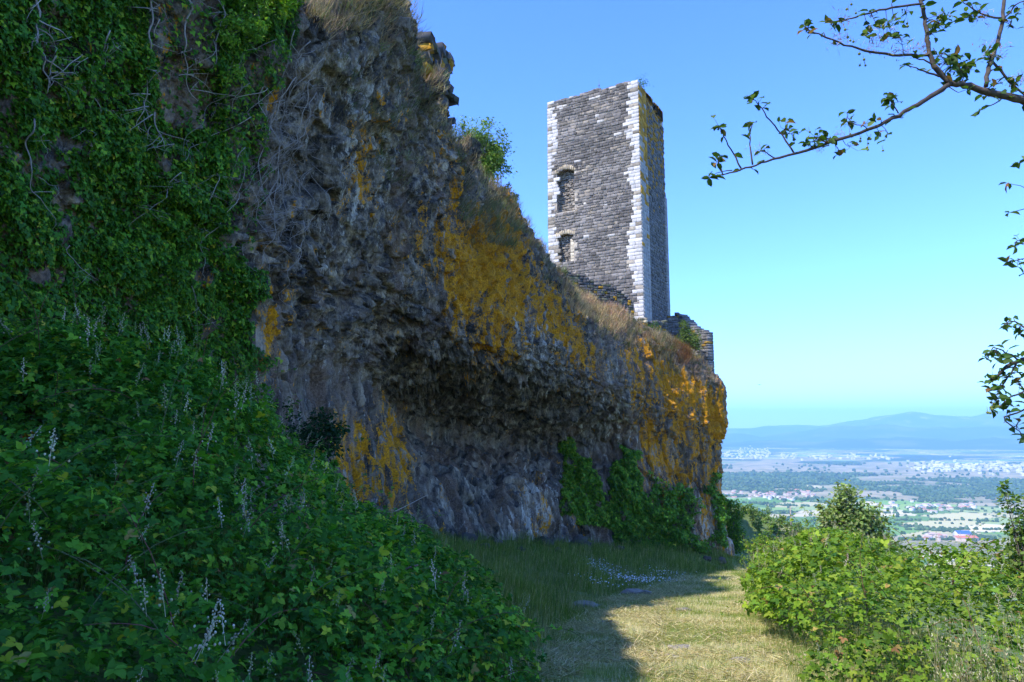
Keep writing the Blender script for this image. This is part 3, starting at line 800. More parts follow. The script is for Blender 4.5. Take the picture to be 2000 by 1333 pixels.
# niches: back wall of rough stones, cheeks, pale arch and jamb
for w, jamb in ((W1, False), (W2, True)):
    nc = Acc(); d = w['dep']; s0, s1, z0 = w['s0'], w['s1'], w['z0']
    O2 = O - NF*d
    def ncol(s, z):
        g = 0.12 + 0.16*rng.random(); return np.array([g*1.15, g, g*0.82])
    V = np.array([O2+EL*s0+UZ*z0, O2+EL*s1+UZ*z0, O2+EL*s1+UZ*(w['z1']), O2+EL*s0+UZ*(w['z1'])]); nc.add(V, np.array([[0, 1, 2, 3]]), np.array([0.15, 0.12, 0.09]))
    rubble(nc, O2, EL, NF, lambda z: s0+0.02, lambda z: s1-0.02, z0, w['z1'], 0.22, (0.2, 0.45), None, ncol, depth=0.14, jit=0.08)
    for sx, nn in ((s0, EL), (s1, -EL)):
        V = np.array([O+EL*sx+UZ*z0, O2+EL*sx+UZ*z0, O2+EL*sx+UZ*w['z1'], O+EL*sx+UZ*w['z1']]); nc.add(V, np.array([[0, 1, 2, 3]]), np.array([0.16, 0.13, 0.10]))
        rubble(nc, O2+EL*sx, NF, nn, lambda z: 0.02, lambda z: d-0.03, z0, w['z1'], 0.24, (0.25, 0.5), None, ncol, depth=0.06, jit=0.04)
    ss = np.linspace(s0, s1, 13); zt = wtop(w, ss)
    V = np.concatenate([O+ss[:, None]*EL+zt[:, None]*UZ, O2+ss[:, None]*EL+zt[:, None]*UZ]); i = np.arange(12)
    nc.add(V, np.stack([i, i+1, i+14, i+13], 1), np.array([0.25, 0.2, 0.14]))
    V = np.array([O+EL*s0+UZ*z0, O+EL*s1+UZ*z0, O2+EL*s1+UZ*(z0+.1), O2+EL*s0+UZ*(z0+.1)]); nc.add(V, np.array([[0, 1, 2, 3]]), np.array([0.22, 0.2, 0.12]))
    niche = nc.build('window_niche', M_STONE, tower)
    ar = Acc(); nst = 11
    for k in range(nst):
        a_ = s0 - 0.15 + (s1-s0+0.3)*k/nst; b_ = s0 - 0.15 + (s1-s0+0.3)*(k+1)/nst; zc = wtop(w, (a_+b_)/2)
        stone_box(ar, O, EL, UZ, NF, a_+0.012, b_-0.012, zc-0.02, zc+0.36+0.08*rng.random(), -0.35, 0.07, np.array([0.42, 0.34, 0.22])*(0.8+0.4*rng.random()), 0.03)
    ar.build('arch', M_STONE, tower)
    if jamb:
        jb = Acc(); z = z0
        while z < w['z1']-0.6:
            h = 0.3+0.1*rng.random(); stone_box(jb, O, EL, UZ, NF, s0-0.02, s0+0.42, z+.006, z+h-.006, -d*0.8, -0.12, np.array([0.55, 0.47, 0.34])*(0.9+0.2*rng.random()), 0.015, 0.015); z += h
        jb.build('jamb', M_STONE, tower)
    else:
        sl_ = Acc(); stone_box(sl_, O2+EL*0, EL, UZ, NF, s0+0.1, s0+0.45, z0+1.9, z0+2.9, 0, 0.16, np.array([0.05, 0.05, 0.05]), 0.02)
        sl_.build('window_slit', M_STONE, tower)
tp = Acc(); k = 260; P_ = O + ER*0.8 + UZ*(H-0.35) + NS*0.15 + rng.normal(size=(k, 3))*[0.28, 0.28, 0.35]; scatter(tp, *DIAMOND, P_, rng.normal(size=(k, 3))+[0, 0, 0.5], 0.14, np.array([0.08, 0.17, 0.03])*(0.6+0.8*rng.random((k, 1)))); tp.build('foliage', M_LEAF, tower)
rod = Acc(); pt = O + EL*4.2 - NF*0.5 + UZ*(H-0.6)
tube(rod, [pt, pt+UZ*0.9, pt+UZ*1.75], [0.025, 0.018, 0.008], (0.12, 0.12, 0.13)); tube(rod, [pt+UZ*0.95, pt+UZ*1.1], [0.06, 0.06], (0.12, 0.12, 0.13))
rod.build('lightning_rod', M_PLAIN, tower)

# ------------------------------------------------------------------ ruined walls along the rim
def ruin_wall(name, pts, thick, hc, wr, colf, label, cat='ruined wall', pal=None, group=None, rough=0.0):
    """pts: list of (base point xyz, top z); dry-laid stones right through the wall"""
    acc = Acc()
    for (A, za), (Bp, zb) in zip(pts[:-1], pts[1:]):
        A = np.array(A, float); Bp = np.array(Bp, float); dlt = Bp - A; L = math.hypot(dlt[0], dlt[1])
        ux = np.array([dlt[0]/L, dlt[1]/L, 0]); n = np.cross(ux, UZ)
        if n @ (A*[1, 1, 0]) > 0: n = -n
        zlo = min(A[2], Bp[2]); o = np.array([A[0], A[1], zlo])
        top = lambda s: za + (zb-za)*np.clip(s/L, 0, 1) - zlo - 0.1 + 0.2*vnoise(np.array([[s*2.1, za, 0]]), 9)[0]
        basef = lambda s: A[2] + (Bp[2]-A[2])*s/L - zlo - 0.3
        rubble(acc, o, ux, n, lambda z: 0.0, lambda z: L + rough*(rng.random()-0.35), 0, max(za, zb)-zlo+0.2, hc, wr,
               lambda s, z, r: z < basef(s), colf, depth=0.10+rough*0.4, gap=0.02+rough*0.06, topf=top, jit=0.06+rough*0.15, d0=-thick)
        # rubble fill behind the stones so that no light shows through
        V = []
        for s in np.linspace(0.05, L-0.05, 9):
            for dd in (-0.06, -thick+0.06):
                V += [o+ux*s+n*dd+UZ*min(basef(s), top(s)-0.3), o+ux*s+n*dd+UZ*(top(s)-0.25)]
        V = np.array(V); F = []
        for k in range(8):
            i = 4*k; F += [(i, i+4, i+5, i+1), (i+2, i+3, i+7, i+6), (i+1, i+5, i+7, i+3)]
        acc.add(V, np.array(F), np.array([0.06, 0.055, 0.05]))
    o = acc.build(name, M_STONE); return tag(o, label, cat, group)
def wall_dark(s, z):
    r = rng.random(); g = 0.06+0.07*rng.random()
    if r < 0.12: return np.array([0.36, 0.20, 0.02])
    if r < 0.3: return np.array([g*1.2, g*1.25, g*0.8])
    return np.array([g, g*0.98, g*0.93])
def wall_grey(s, z):
    g = 0.12+0.10*rng.random()
    if rng.random() < 0.06: return np.array([0.30, 0.19, 0.04])
    return np.array([g*1.03, g, g*0.95])
def up_pt(px, py_base, py_top, Y):
    a_ = unp(px, py_base, Y); b_ = unp(px, py_top, Y); return (a_, b_[2])
ruin_wall('rampart_wall', [up_pt(820, 130, 70, 28.0), up_pt(850, 185, 88, 30.3), up_pt(872, 262, 96, 31.6)], 0.9, 0.42, (0.4, 0.9), wall_dark,
          'short stub of dark rounded boulders on the cliff rim at the top of the rock', rough=0.7)
ruin_wall('rampart_wall', [up_pt(985, 420, 372, 42.5), up_pt(1012, 452, 402, 44.5), up_pt(1034, 498, 458, 47), up_pt(1060, 535, 487, 50)], 0.8, 0.26, (0.3, 0.6), wall_grey,
          'low grey stone wall stepping down the rim beside the small tree')
ruin_wall('rampart_wall', [up_pt(1062, 545, 508, 56), up_pt(1110, 565, 528, 56.5), up_pt(1160, 585, 548, 57), up_pt(1205, 605, 562, 57.5), up_pt(1238, 622, 588, 58)], 0.7, 0.20, (0.25, 0.55), wall_dark,
          'long low mossy dark wall running along the foot of the tower')
ruin_wall('gate_pier', [up_pt(1249, 665, 622, 58.0), up_pt(1266, 668, 620, 58.0)], 0.9, 0.26, (0.3, 0.5), lambda s, z: np.array([0.42, 0.36, 0.24])*(0.7+0.5*rng.random()) if rng.random() < 0.75 else np.array([0.40, 0.24, 0.03]),
          'small pale squared stone pier stained with orange lichen below the tower', 'stone pier')
ruin_wall('rampart_wall', [up_pt(1268, 672, 628, 58.3), up_pt(1306, 690, 628, 60.5)], 0.7, 0.22, (0.25, 0.5), wall_dark,
          'lichen stained wall between the pale pier and the tower base')
ruin_wall('ruined_building', [up_pt(1306, 720, 612, 68), up_pt(1330, 730, 612, 67.5), up_pt(1352, 740, 633, 66), up_pt(1388, 800, 648, 64.5)], 0.9, 0.24, (0.25, 0.55), wall_grey,
          'roofless grey stone wall with broken top at the far end of the cliff', 'ruined wall')
ruin_wall('ruined_building', [up_pt(1388, 800, 648, 64.5), up_pt(1392, 800, 655, 69)], 0.9, 0.24, (0.25, 0.55), wall_grey,
          'short return wall hidden behind the end of the roofless ruin', 'ruined wall') if False else None
# ------------------------------------------------------------------ climbing ivy on the rock
def pal(n, cols, w=None, jit=0.25):
    cols = np.array(cols); i = rng.choice(len(cols), n, p=w)
    return cols[i]*(1 + (rng.random((n, 1))-0.5)*2*jit)*(1 + (rng.random((n, 3))-0.5)*0.15)
IVYC = [(0.036, 0.12, 0.010), (0.064, 0.185, 0.013), (0.11, 0.265, 0.016), (0.22, 0.36, 0.02), (0.40, 0.37, 0.03)]
IVYB = [(0.05, 0.15, 0.012), (0.09, 0.22, 0.016), (0.14, 0.29, 0.02), (0.22, 0.36, 0.025), (0.40, 0.38, 0.03)]
def clump(P, s=0.8, seed=0): return fbm(P/s, 600+seed, 3)

def ivy_on(name, poly, n, size, label, thin=None, lift=0.25, tilt=0.42, cols=IVYC, w=(0.3, 0.36, 0.22, 0.11, 0.01), stems=0, cut=0.42, cat='ivy'):
    root = empty(name, unp(np.mean([p[0] for p in poly]), np.mean([p[1] for p in poly]), 20), label, cat)
    P, N, _ = cliff_pick(n, poly)
    root.location = [float(a_) for a_ in P[0]]
    cl_ = clump(P, 0.9); keep = cl_ + (rng.random(len(P))-0.5)*0.16 > cut
    if thin is not None:
        px, py, _f = proj(P)
        for pl, pr in thin: keep &= ~(inpoly(px, py, pl) & (rng.random(len(P)) < pr))
    P, N, cl_ = P[keep], N[keep], cl_[keep]; k = len(P)
    lf = lift*sstep(0.40, 0.65, cl_)*rng.random(k)**0.7 + 0.02 + lift*0.3*rng.random(k)
    P2 = P + N*lf[:, None]
    D = np.array([0, 0, -1.0]) + rng.normal(size=(k, 3))*0.55
    NN = N + np.array([0, 0, 0.55]) + rng.normal(size=(k, 3))*tilt
    acc = Acc(); C = pal(k, cols, w)*(0.75+0.5*cl_[:, None]/0.5*0.5+0.0)
    scatter(acc, *IVYLEAF, P2, NN, size*(0.55+0.8*rng.random(k)), C, D)
    acc.build('leaves', M_IVY, root)
    return root

def rock_index(px, py):
    d = (CPX-px)**2 + (CPY-py)**2 + np.where(B[..., 1] < 5, 1e9, 0) + np.where(W > 8.2, 1e9, 0)
    i = int(np.argmin(d)); return i//nv, i % nv

def vine(acc, px0, py0, px1, py1, r0, lift=0.10, wig=14, col=(0.17, 0.15, 0.135), kids=4, depth=0):
    n = max(5, int(math.hypot(px1-px0, py1-py0)/9)); t = np.linspace(0, 1, n)
    ox = np.cumsum(rng.normal(size=n))*wig*0.35; ox -= ox[0] + (ox[-1]-ox[0])*t*0.7
    oy = np.cumsum(rng.normal(size=n))*wig*0.2; oy -= oy[0]
    pts = []
    for a_, b_ in zip(px0+(px1-px0)*t+ox, py0+(py1-py0)*t+oy):
        i, j = rock_index(a_, b_); pts.append(CG[i, j] + N0[i, j]*(lift*(0.5+rng.random()*0.8)))
    pts = np.array(pts)
    for _ in range(2): pts[1:-1] = (pts[:-2]+pts[1:-1]*2+pts[2:])/4
    g = 0.7+0.6*rng.random()
    tube(acc, pts, np.linspace(r0, r0*0.35, n), np.array(col)*g, 4)
    if depth < 2:
        for _ in range(kids):
            q = rng.integers(1, n-1); a_ = px0+(px1-px0)*t[q]+ox[q]; b_ = py0+(py1-py0)*t[q]+oy[q]
            L = (26+50*rng.random())*(1 if depth == 0 else 0.6); an = rng.normal()*0.9 + (math.pi*0.5 if rng.random() < 0.5 else -0.2 if rng.random() < 0.5 else math.pi)
            vine(acc, a_, b_, a_+math.cos(an)*L, b_+abs(math.sin(an))*L*0.7+rng.normal()*10, r0*0.5, lift*1.3, wig*0.6, col, 2, depth+1)

near_poly = [(-420, -1000), (380, -1000), (440, -60), (555, 20), (545, 130), (520, 250), (505, 400), (468, 520), (484, 640), (472, 760), (500, 930), (300, 1120), (-420, 1120)]
iv = ivy_on('ivy', near_poly, 190000, 0.092, 'dense dark green ivy hanging over the near cliff wall with bare grey stems',
            thin=[([(285, -300), (430, -300), (425, 40), (410, 250), (320, 250), (290, 90)], 0.90), ([(60, 80), (240, 60), (250, 210), (80, 210)], 0.5), ([(430, 150), (560, 60), (560, 480), (450, 480)], 0.80)], cut=0.33)
st = Acc()
for (a_, b_, c_, d_, r_, k_) in [(60, -20, 62, 195, .022, 8), (305, -30, 290, 240, .022, 9), (372, -40, 378, 200, .020, 8), (415, -20, 400, 180, .012, 5), (180, 60, 200, 260, .012, 6), (15, 230, 75, 440, .013, 3),
        (560, 60, 520, 300, .014, 7), (585, 80, 530, 330, .013, 7), (600, 110, 560, 360, .012, 7), (570, 150, 480, 380, .013, 6), (540, 200, 500, 430, .012, 6), (610, 180, 560, 420, .010, 6),
        (520, 330, 470, 520, .011, 6), (560, 330, 500, 480, .010, 6), (320, 330, 250, 430, .009, 2), (400, 330, 380, 460, .009, 2), (300, 220, 310, 290, .014, 5), (240, 300, 420, 420, .008, 4), (130, 110, 60, 160, .009, 3),
        (470, 470, 450, 560, .008, 3), (490, 420, 600, 400, .008, 5), (490, 450, 590, 440, .008, 5), (500, 480, 560, 500, .008, 4), (180, 590, 250, 640, .007, 2), (350, 560, 420, 640, .007, 2), (100, 480, 180, 560, .007, 2)]:
    vine(st, a_, b_, c_, d_, r_*1.15, 0.24, 14, (0.34, 0.30, 0.26), kids=k_)
for _ in range(46):
    a_ = 455 + 170*rng.random(); b_ = 60 + 360*rng.random(); ln = 60 + 130*rng.random(); an = 1.9 + rng.normal()*0.55
    vine(st, a_, b_, a_ + math.cos(an)*ln, b_ + math.sin(an)*ln, 0.007+0.006*rng.random(), 0.22, 16, (0.30, 0.265, 0.23), kids=3, depth=1)
st.build('stems', M_TWIG, iv)

ivy_on('ivy', [(1082, 890), (1095, 868), (1125, 872), (1130, 905), (1150, 950), (1185, 970), (1215, 1070), (1100, 1010)], 17000, 0.19,
       'small yellowish green ivy patch climbing the lower rock right of the hollow', lift=0.55, tilt=0.75, cut=0.34, cols=IVYB, w=(0.15, 0.3, 0.3, 0.23, 0.02))
ivy_on('ivy', [(1172, 1000), (1190, 900), (1200, 850), (1230, 880), (1245, 950), (1300, 990), (1350, 1085), (1190, 1082)], 30000, 0.20,
       'ivy curtain rising in a tapering tongue beside the orange lichened columns', lift=0.8, tilt=0.75, cut=0.30, cols=IVYB)
ivy_on('ivy', [(1270, 970), (1278, 935), (1300, 950), (1312, 930), (1335, 950), (1350, 1010), (1392, 1085), (1290, 1080), (1262, 1030)], 17000, 0.21,
       'bulging ivy mound at the cliff foot nearest the bright rock toe', lift=1.2, tilt=0.75, cut=0.26, cols=IVYB)
ivy_on('ivy', [(1372, 905), (1385, 905), (1402, 950), (1428, 985), (1430, 1060), (1412, 1050), (1396, 1000)], 8000, 0.2,
       'narrow ivy strip down the outer corner of the cliff', lift=0.7, tilt=0.75, cut=0.28, cols=IVYB)

# ------------------------------------------------------------------ loose leafy masses with a shape of their own
def loft(rows):
    A = np.array([[unp(*p) for p in r] for r in rows])
    tu_ = np.linspace(0, len(A)-1, 90); tv_ = np.linspace(0, A.shape[1]-1, 120)
    G = catmull(A, tu_); G = np.swapaxes(catmull(np.swapaxes(G, 0, 1), tv_), 0, 1)
    return G, tu_, tv_
def loft_points(G, n, lump=0.35, ls=0.8, seed=0):
    N = grid_normals(G)
    c = G.reshape(-1, 3).mean(0)
    if (N.reshape(-1, 3) @ (np.array([0, 0, CAM_Z+3]) - c)).mean() < 0: N = -N
    l = fbm(G.reshape(-1, 3)/ls, 700+seed, 3).reshape(G.shape[:2])
    G2 = G + N*((l-0.5)*2*lump)[..., None]
    du = np.linalg.norm(np.gradient(G2, axis=0), axis=-1); dv_ = np.linalg.norm(np.gradient(G2, axis=1), axis=-1)
    w = (du*dv_); w = w.ravel()
    i = rng.choice(len(w), n, p=w/w.sum()); iu, iv_ = i//G.shape[1], i % G.shape[1]
    j = np.stack([rng.random(n)-0.5, rng.random(n)-0.5], 1)
    gu = np.gradient(G2, axis=0)[iu, iv_]; gv = np.gradient(G2, axis=1)[iu, iv_]
    return G2[iu, iv_] + gu*j[:, :1] + gv*j[:, 1:], N[iu, iv_], iu, iv_, w.sum(), l[iu, iv_]
BRC = [(0.038, 0.135, 0.014), (0.066, 0.205, 0.018), (0.11, 0.28, 0.022), (0.20, 0.38, 0.028), (0.42, 0.46, 0.03)]
def octa(): return np.array([(1, 0, 0), (-1, 0, 0), (0, 1, 0), (0, -1, 0), (0, 0, 1), (0, 0, -1.0)]), np.array([(0, 2, 4), (2, 1, 4), (1, 3, 4), (3, 0, 4), (2, 0, 5), (1, 2, 5), (3, 1, 5), (0, 3, 5)])
def ico():
    p = (1+5**.5)/2
    v = np.array([(-1, p, 0), (1, p, 0), (-1, -p, 0), (1, -p, 0), (0, -1, p), (0, 1, p), (0, -1, -p), (0, 1, -p), (p, 0, -1), (p, 0, 1), (-p, 0, -1), (-p, 0, 1)])/math.sqrt(1+p*p)
    f = np.array([(0, 11, 5), (0, 5, 1), (0, 1, 7), (0, 7, 10), (0, 10, 11), (1, 5, 9), (5, 11, 4), (11, 10, 2), (10, 7, 6), (7, 1, 8), (3, 9, 4), (3, 4, 2), (3, 2, 6), (3, 6, 8), (3, 8, 9), (4, 9, 5), (2, 4, 11), (6, 2, 10), (8, 6, 7), (9, 8, 1)])
    return v, f
def bud_tmpl(seed):
    r = np.random.default_rng(seed); ov, of = ico(); V = []; F = []; k = 0
    for q in range(22):
        t = 0.25 + 0.75*(q/21.0)**0.8; sp = 0.13*(1.15-t)
        c = np.array([t, r.normal()*sp, r.normal()*sp]); s = 0.031*(1.25-0.75*t)
        V.append(ov*s*np.array([1.25, 1, 1]) + c); F.append(of+k); k += 12
    V.append(np.array([(0, .008, 0), (0, -.008, .004), (0, 0, -.01), (1, .004, 0), (1, -.004, .002), (1, 0, -.004)])); F.append(np.array([(0, 1, 4), (0, 4, 3), (1, 2, 5), (1, 5, 4), (2, 0, 3), (2, 3, 5)])+k)
    return np.concatenate(V), np.concatenate(F)
BUDS = [bud_tmpl(s) for s in (1, 2, 3)]

def bramble(name, label, P, N, L, size, cols=BRC, w=(0.27, 0.36, 0.24, 0.11, 0.02), depth=0.4, nbud=40, bud_s=0.2, ncane=14, updir=0.6, cane_len=1.3):
    k = len(P); root = empty(name, (P[:, 0].mean(), P[:, 1].mean(), float(gz(P[:, 0].mean(), P[:, 1].mean()))), label, 'bramble bush')
    acc = Acc(); dpt = (rng.random(k)**1.3)*depth
    P2 = P - N*dpt[:, None] + rng.normal(size=(k, 3))*0.03
    NN = N*0.7 + np.array([0, 0, updir]) + rng.normal(size=(k, 3))*0.6
    C = pal(k, cols, w)*(0.8 + 0.5*L[:, None]); dead = rng.random(k) < 0.012; C[dead] = pal(int(dead.sum()), [(0.30, 0.16, 0.06), (0.38, 0.30, 0.08)])
    D = N + np.array([0, 0, -0.5]) + rng.normal(size=(k, 3))*0.9
    scatter(acc, *TREFOIL, P2, NN, size*(0.42+1.0*rng.random(k)**1.4), C, D)
    for q in range(ncane):
        cn = Acc()
        i = rng.integers(k); p = P[i] - N[i]*0.25; d = nrm(N[i]*0.6 + np.array([0, 0, 0.7]) + rng.normal(size=3)*0.6)
        n = 9; pts = [p]; 
        for s in range(n): d = nrm(d + np.array([0, 0, -0.13]) + rng.normal(size=3)*0.07); pts.append(pts[-1] + d*cane_len/n*(0.7+0.5*rng.random()))
        pts = np.array(pts); tube(cn, pts, np.linspace(0.006, 0.002, n+1), (0.10, 0.12, 0.045) if rng.random() < 0.6 else (0.16, 0.06, 0.05), 5); cn.build('cane', M_TWIG, root)
        m_ = 9; t = rng.integers(3, n+1, m_)
        yc = rng.random() < 0.5
        scatter(acc, *TREFOIL, pts[t] + rng.normal(size=(m_, 3))*0.02, np.array([0, 0, 1.0]) + rng.normal(size=(m_, 3))*0.4, size*(0.5+0.6*rng.random(m_))*(1.1 - 0.06*t), pal(m_, [(0.10, 0.23, 0.03), (0.22, 0.30, 0.03), (0.05, 0.15, 0.03)] if yc else cols[1:4]))
    acc.build('leaves', M_LEAF, root)
    if nbud:
        bd = Acc(); i = rng.choice(k, nbud); 
        for q in range(3):
            ii = i[q::3]; n = len(ii)
            D = N[ii]*0.5 + np.array([0, 0, 1.2]) + rng.normal(size=(n, 3))*0.4
            scatter(bd, *BUDS[q], P[ii] + N[ii]*0.01, np.cross(D, rng.normal(size=(n, 3))), bud_s*(0.6+0.8*rng.random(n)), pal(n, [(0.34, 0.33, 0.20), (0.48, 0.43, 0.29), (0.26, 0.29, 0.13)]), D)
        bd.build('flower_buds', M_BUD, root)
    return root

GL, _a, _b = loft([
 [(-260, 1560, 2.6), (150, 1560, 3.1), (500, 1500, 4.6), (850, 1440, 6.6), (1056, 1350, 8.5)],
 [(-260, 1180, 3.9), (150, 1190, 4.8), (450, 1190, 6.2), (800, 1190, 7.9), (1040, 1240, 9.3)],
 [(-260, 960, 5.8), (150, 950, 6.6), (450, 970, 7.9), (745, 1075, 9.7), (1000, 1150, 11)],
 [(-260, 790, 7.8), (150, 780, 8.6), (420, 810, 9.8), (650, 985, 11.6), (925, 1105, 12.5)],
 [(-260, 670, 9.3), (150, 670, 10.2), (400, 690, 11.8), (560, 860, 13.6), (820, 1050, 14)],
 [(-260, 680, 10.3), (150, 690, 11.1), (420, 740, 12.6), (580, 930, 14.2), (840, 1100, 14.6)]])
P, N, iu, iv_, area, L = loft_points(GL, 38000, 0.62, 1.0, 1)
ru = iu/89*5 + (L-0.5)*2.2; rv_ = iv_/119*4 + (L-0.5)*1.5
kp = rng.random(len(P)) < 0.35 + 0.65*sstep(0.30, 0.46, L)
P, N, L, ru, rv_ = P[kp], N[kp], L[kp], ru[kp], rv_[kp]
mA = (ru < 2.2) & (rv_ < 2.55); mC = (rv_ >= 2.55) & (ru < 4.0); mB = ~mA & ~mC
print('bramble area', area)
bramble('bramble_bush', 'large dark bramble bush sprawling in front, with whitish flower bud spikes', P[mA], N[mA], L[mA], 0.075, depth=0.6, nbud=55, bud_s=0.25, ncane=26, cane_len=1.2)
bramble('bramble_bush', 'bramble thicket banked up against the ivy covered cliff wall', P[mB], N[mB], L[mB], 0.085, depth=0.6, nbud=85, bud_s=0.32, ncane=44, cane_len=1.4)
bramble('bramble_bush', 'bramble bush beside the mown track with bright yellow green young shoots', P[mC], N[mC], L[mC], 0.082, nbud=42, bud_s=0.28, ncane=34, w=(0.25, 0.30, 0.24, 0.16, 0.05), cane_len=1.2)
# dry broken canes standing out of the bush
st = Acc()
tube(st, smooth_line([unp(745, 1130, 9.4), unp(780, 1115, 9.3), unp(816, 1104, 9.2)], 8), np.linspace(.016, .011, 8), (0.24, 0.17, 0.13), 6)
o = st.build('dry_stick', M_TWIG); tag(o, 'bare broken brown stick poking out of the brambles', 'stick')
st = Acc()
tube(st, smooth_line([unp(770, 1000, 9.5), unp(800, 985, 9.6), unp(835, 967, 9.8)], 8), np.linspace(.006, .003, 8), (0.42, 0.36, 0.30), 5)
o = st.build('dry_twig', M_TWIG); tag(o, 'thin pale bare twig leaning out above the brambles', 'twig'); st = Acc()
tube(st, [unp(832, 1170, 9), unp(848, 1135, 9), unp(853, 1112, 9)], [.009, .008, .006], (0.36, 0.28, 0.2), 5)
o = st.build('dry_twig', M_TWIG); tag(o, 'short upright dry twig in the bramble bush beside the broken stick', 'twig')

SUNC = [(0.07, 0.15, 0.016), (0.12, 0.22, 0.020), (0.18, 0.29, 0.026), (0.26, 0.35, 0.035), (0.36, 0.25, 0.08)]
GR1, _a, _b = loft([
 [(1562, 1350, 8.1), (1700, 1420, 7.5), (1900, 1450, 7.1), (2250, 1480, 6.7)],
 [(1556, 1245, 8.6), (1700, 1255, 8.1), (1900, 1265, 7.7), (2250, 1270, 7.3)],
 [(1600, 1155, 9.6), (1720, 1150, 9.3), (1900, 1150, 8.9), (2250, 1140, 8.5)],
 [(1660, 1098, 11.5), (1770, 1095, 11.4), (1900, 1088, 11), (2250, 1075, 10.5)],
 [(1690, 1082, 13), (1790, 1086, 13), (1900, 1076, 12.5), (2250, 1060, 12)],
 [(1720, 1130, 14.2), (1800, 1130, 14.2), (1910, 1125, 13.8), (2250, 1110, 13)]])
P, N, iu, iv_, area, L = loft_points(GR1, 11500, 0.48, 0.8, 2); print('R1', area)
bramble('bramble_bush', 'sunlit bramble hedge filling the near corner beside the oat grass', P, N, L, 0.072, SUNC, (0.24, 0.33, 0.27, 0.15, 0.01), 0.5, 75, 0.17, 60, cane_len=0.95)
GR2, _a, _b = loft([
 [(1562, 1222, 12.2), (1478, 1195, 14.4), (1458, 1152, 19), (1474, 1112, 25.5)],
 [(1580, 1160, 12.8), (1494, 1140, 15), (1480, 1108, 19.5), (1486, 1088, 26)],
 [(1640, 1092, 14), (1570, 1072, 16.5), (1530, 1066, 20.5), (1508, 1066, 26.5)],
 [(1740, 1078, 15), (1680, 1052, 18), (1610, 1046, 22), (1550, 1055, 27.5)],
 [(1800, 1110, 16), (1750, 1090, 20), (1680, 1075, 24), (1600, 1080, 29)]])
P, N, iu, iv_, area, L = loft_points(GR2, 16000, 0.5, 1.0, 3); print('R2', area)
bramble('bramble_bush', 'rounded bramble hedge along the outer edge of the track bend', P, N, L, 0.105, SUNC, (0.22, 0.33, 0.28, 0.16, 0.01), 0.55, 120, 0.24, 70, cane_len=1.2)

# ------------------------------------------------------------------ grass
def blades(acc, P, hgt, wid, cols, w, lean=0.5, wind=(0.25, 0.1)):
    k = len(P); N = rng.normal(size=(k, 3))*[1, 1, 0.15]
    D = nrm(np.cross(N, [0, 0, 1.0]))
    S = np.stack([hgt*lean*(0.3+1.2*rng.random(k)), wid*(0.7+0.6*rng.random(k))*14, hgt], 1)
    # template z is the blade's height; x its lean, y its width
    up_ = np.broadcast_to(np.array([0, 0, 1.0]), (k, 3))
    scatter(acc, *BLADE, P, up_, S, pal(k, cols, w), D=rng.normal(size=(k, 3)) + np.array([wind[0], wind[1], 0])*2)
def ground_pts(n, xlo, xhi, y0, y1, bias=1.0):
    t = rng.random(n); y = y0*(y1/y0)**t if bias else y0+(y1-y0)*t
    a_ = xlo(y); b_ = xhi(y); x = a_ + (b_-a_)*rng.random(n)
    return np.stack([x, y, ground_h(x, y)], 1)
xl_ = lambda y: np.interp(y, YS, XL); xr_ = lambda y: np.interp(y, YS, XR); xf_ = lambda y: np.interp(y, YF, XF)
acc = Acc()
P = ground_pts(110000, lambda y: xl_(y)-0.5, lambda y: xr_(y)+0.8, 6.5, 62)
nz = fbm(P*[0.8, 0.8, 0], 811, 3); s = 1 + P[:, 1]*0.035
nz = nz + 0.10*sstep(0, 1, np.abs((P[:, 0]-(xl_(P[:, 1])+xr_(P[:, 1]))/2))/(xr_(P[:, 1])-xl_(P[:, 1]))*2)
g = nz + (rng.random(len(P))-0.5)*0.22 < 0.53
blades(acc, P[g], 0.065*s[g]*(0.5+rng.random(g.sum())), 0.004*s[g]**1.1, [(0.14, 0.22, 0.035), (0.22, 0.29, 0.06), (0.36, 0.37, 0.11)], (0.4, 0.4, 0.2))
h = ~g
blades(acc, P[h], 0.05*s[h]*(0.5+rng.random(h.sum())), 0.004*s[h]**1.1, [(0.55, 0.47, 0.24), (0.64, 0.56, 0.33), (0.30, 0.32, 0.10)], (0.45, 0.25, 0.3), lean=1.5)
o = acc.build('mown_grass', M_GRASS); tag(o, 'short mown grass and straw covering the track', 'grass', kind='stuff')
acc = Acc()  # cut hay lying flat
P = np.concatenate([ground_pts(26000, lambda y: xl_(y)-0.2, lambda y: xr_(y)+0.2, 6.5, 40), ground_pts(34000, lambda y: xl_(y)-0.3, lambda y: xl_(y)*0.55+xr_(y)*0.45, 6.5, 44)]); nz = fbm(P*[0.7, 1.0, 0], 845, 3); P = P[nz + 0.10*(P[:, 0] < xl_(P[:, 1])*0.55+xr_(P[:, 1])*0.45) > 0.5]
k = len(P); sc_ = (1+P[:, 1]*0.03)
scatter(acc, *DIAMOND, P + [0, 0, 0.03], np.array([0, 0, 1.0])+rng.normal(size=(k, 3))*0.25, np.stack([0.16*sc_*(0.4+rng.random(k)), 0.012*sc_, 0.1*np.ones(k)], 1), pal(k, [(0.56, 0.48, 0.27), (0.68, 0.60, 0.39), (0.42, 0.36, 0.19)]))
o = acc.build('cut_hay', M_GRASS); tag(o, 'dry cut hay lying in swathes on the track', 'hay', kind='stuff')
acc = Acc()  # tall verge under the rock
P = ground_pts(90000, lambda y: np.maximum(xf_(y)-0.4, xl_(y)-9), lambda y: xl_(y)+0.35, 9, 61)
edge = (P[:, 0]-xf_(P[:, 1]))/np.maximum(xl_(P[:, 1])-xf_(P[:, 1]), .5)
s = 1 + P[:, 1]*0.02; nz = fbm(P*[0.6, 0.6, 0], 871, 3)
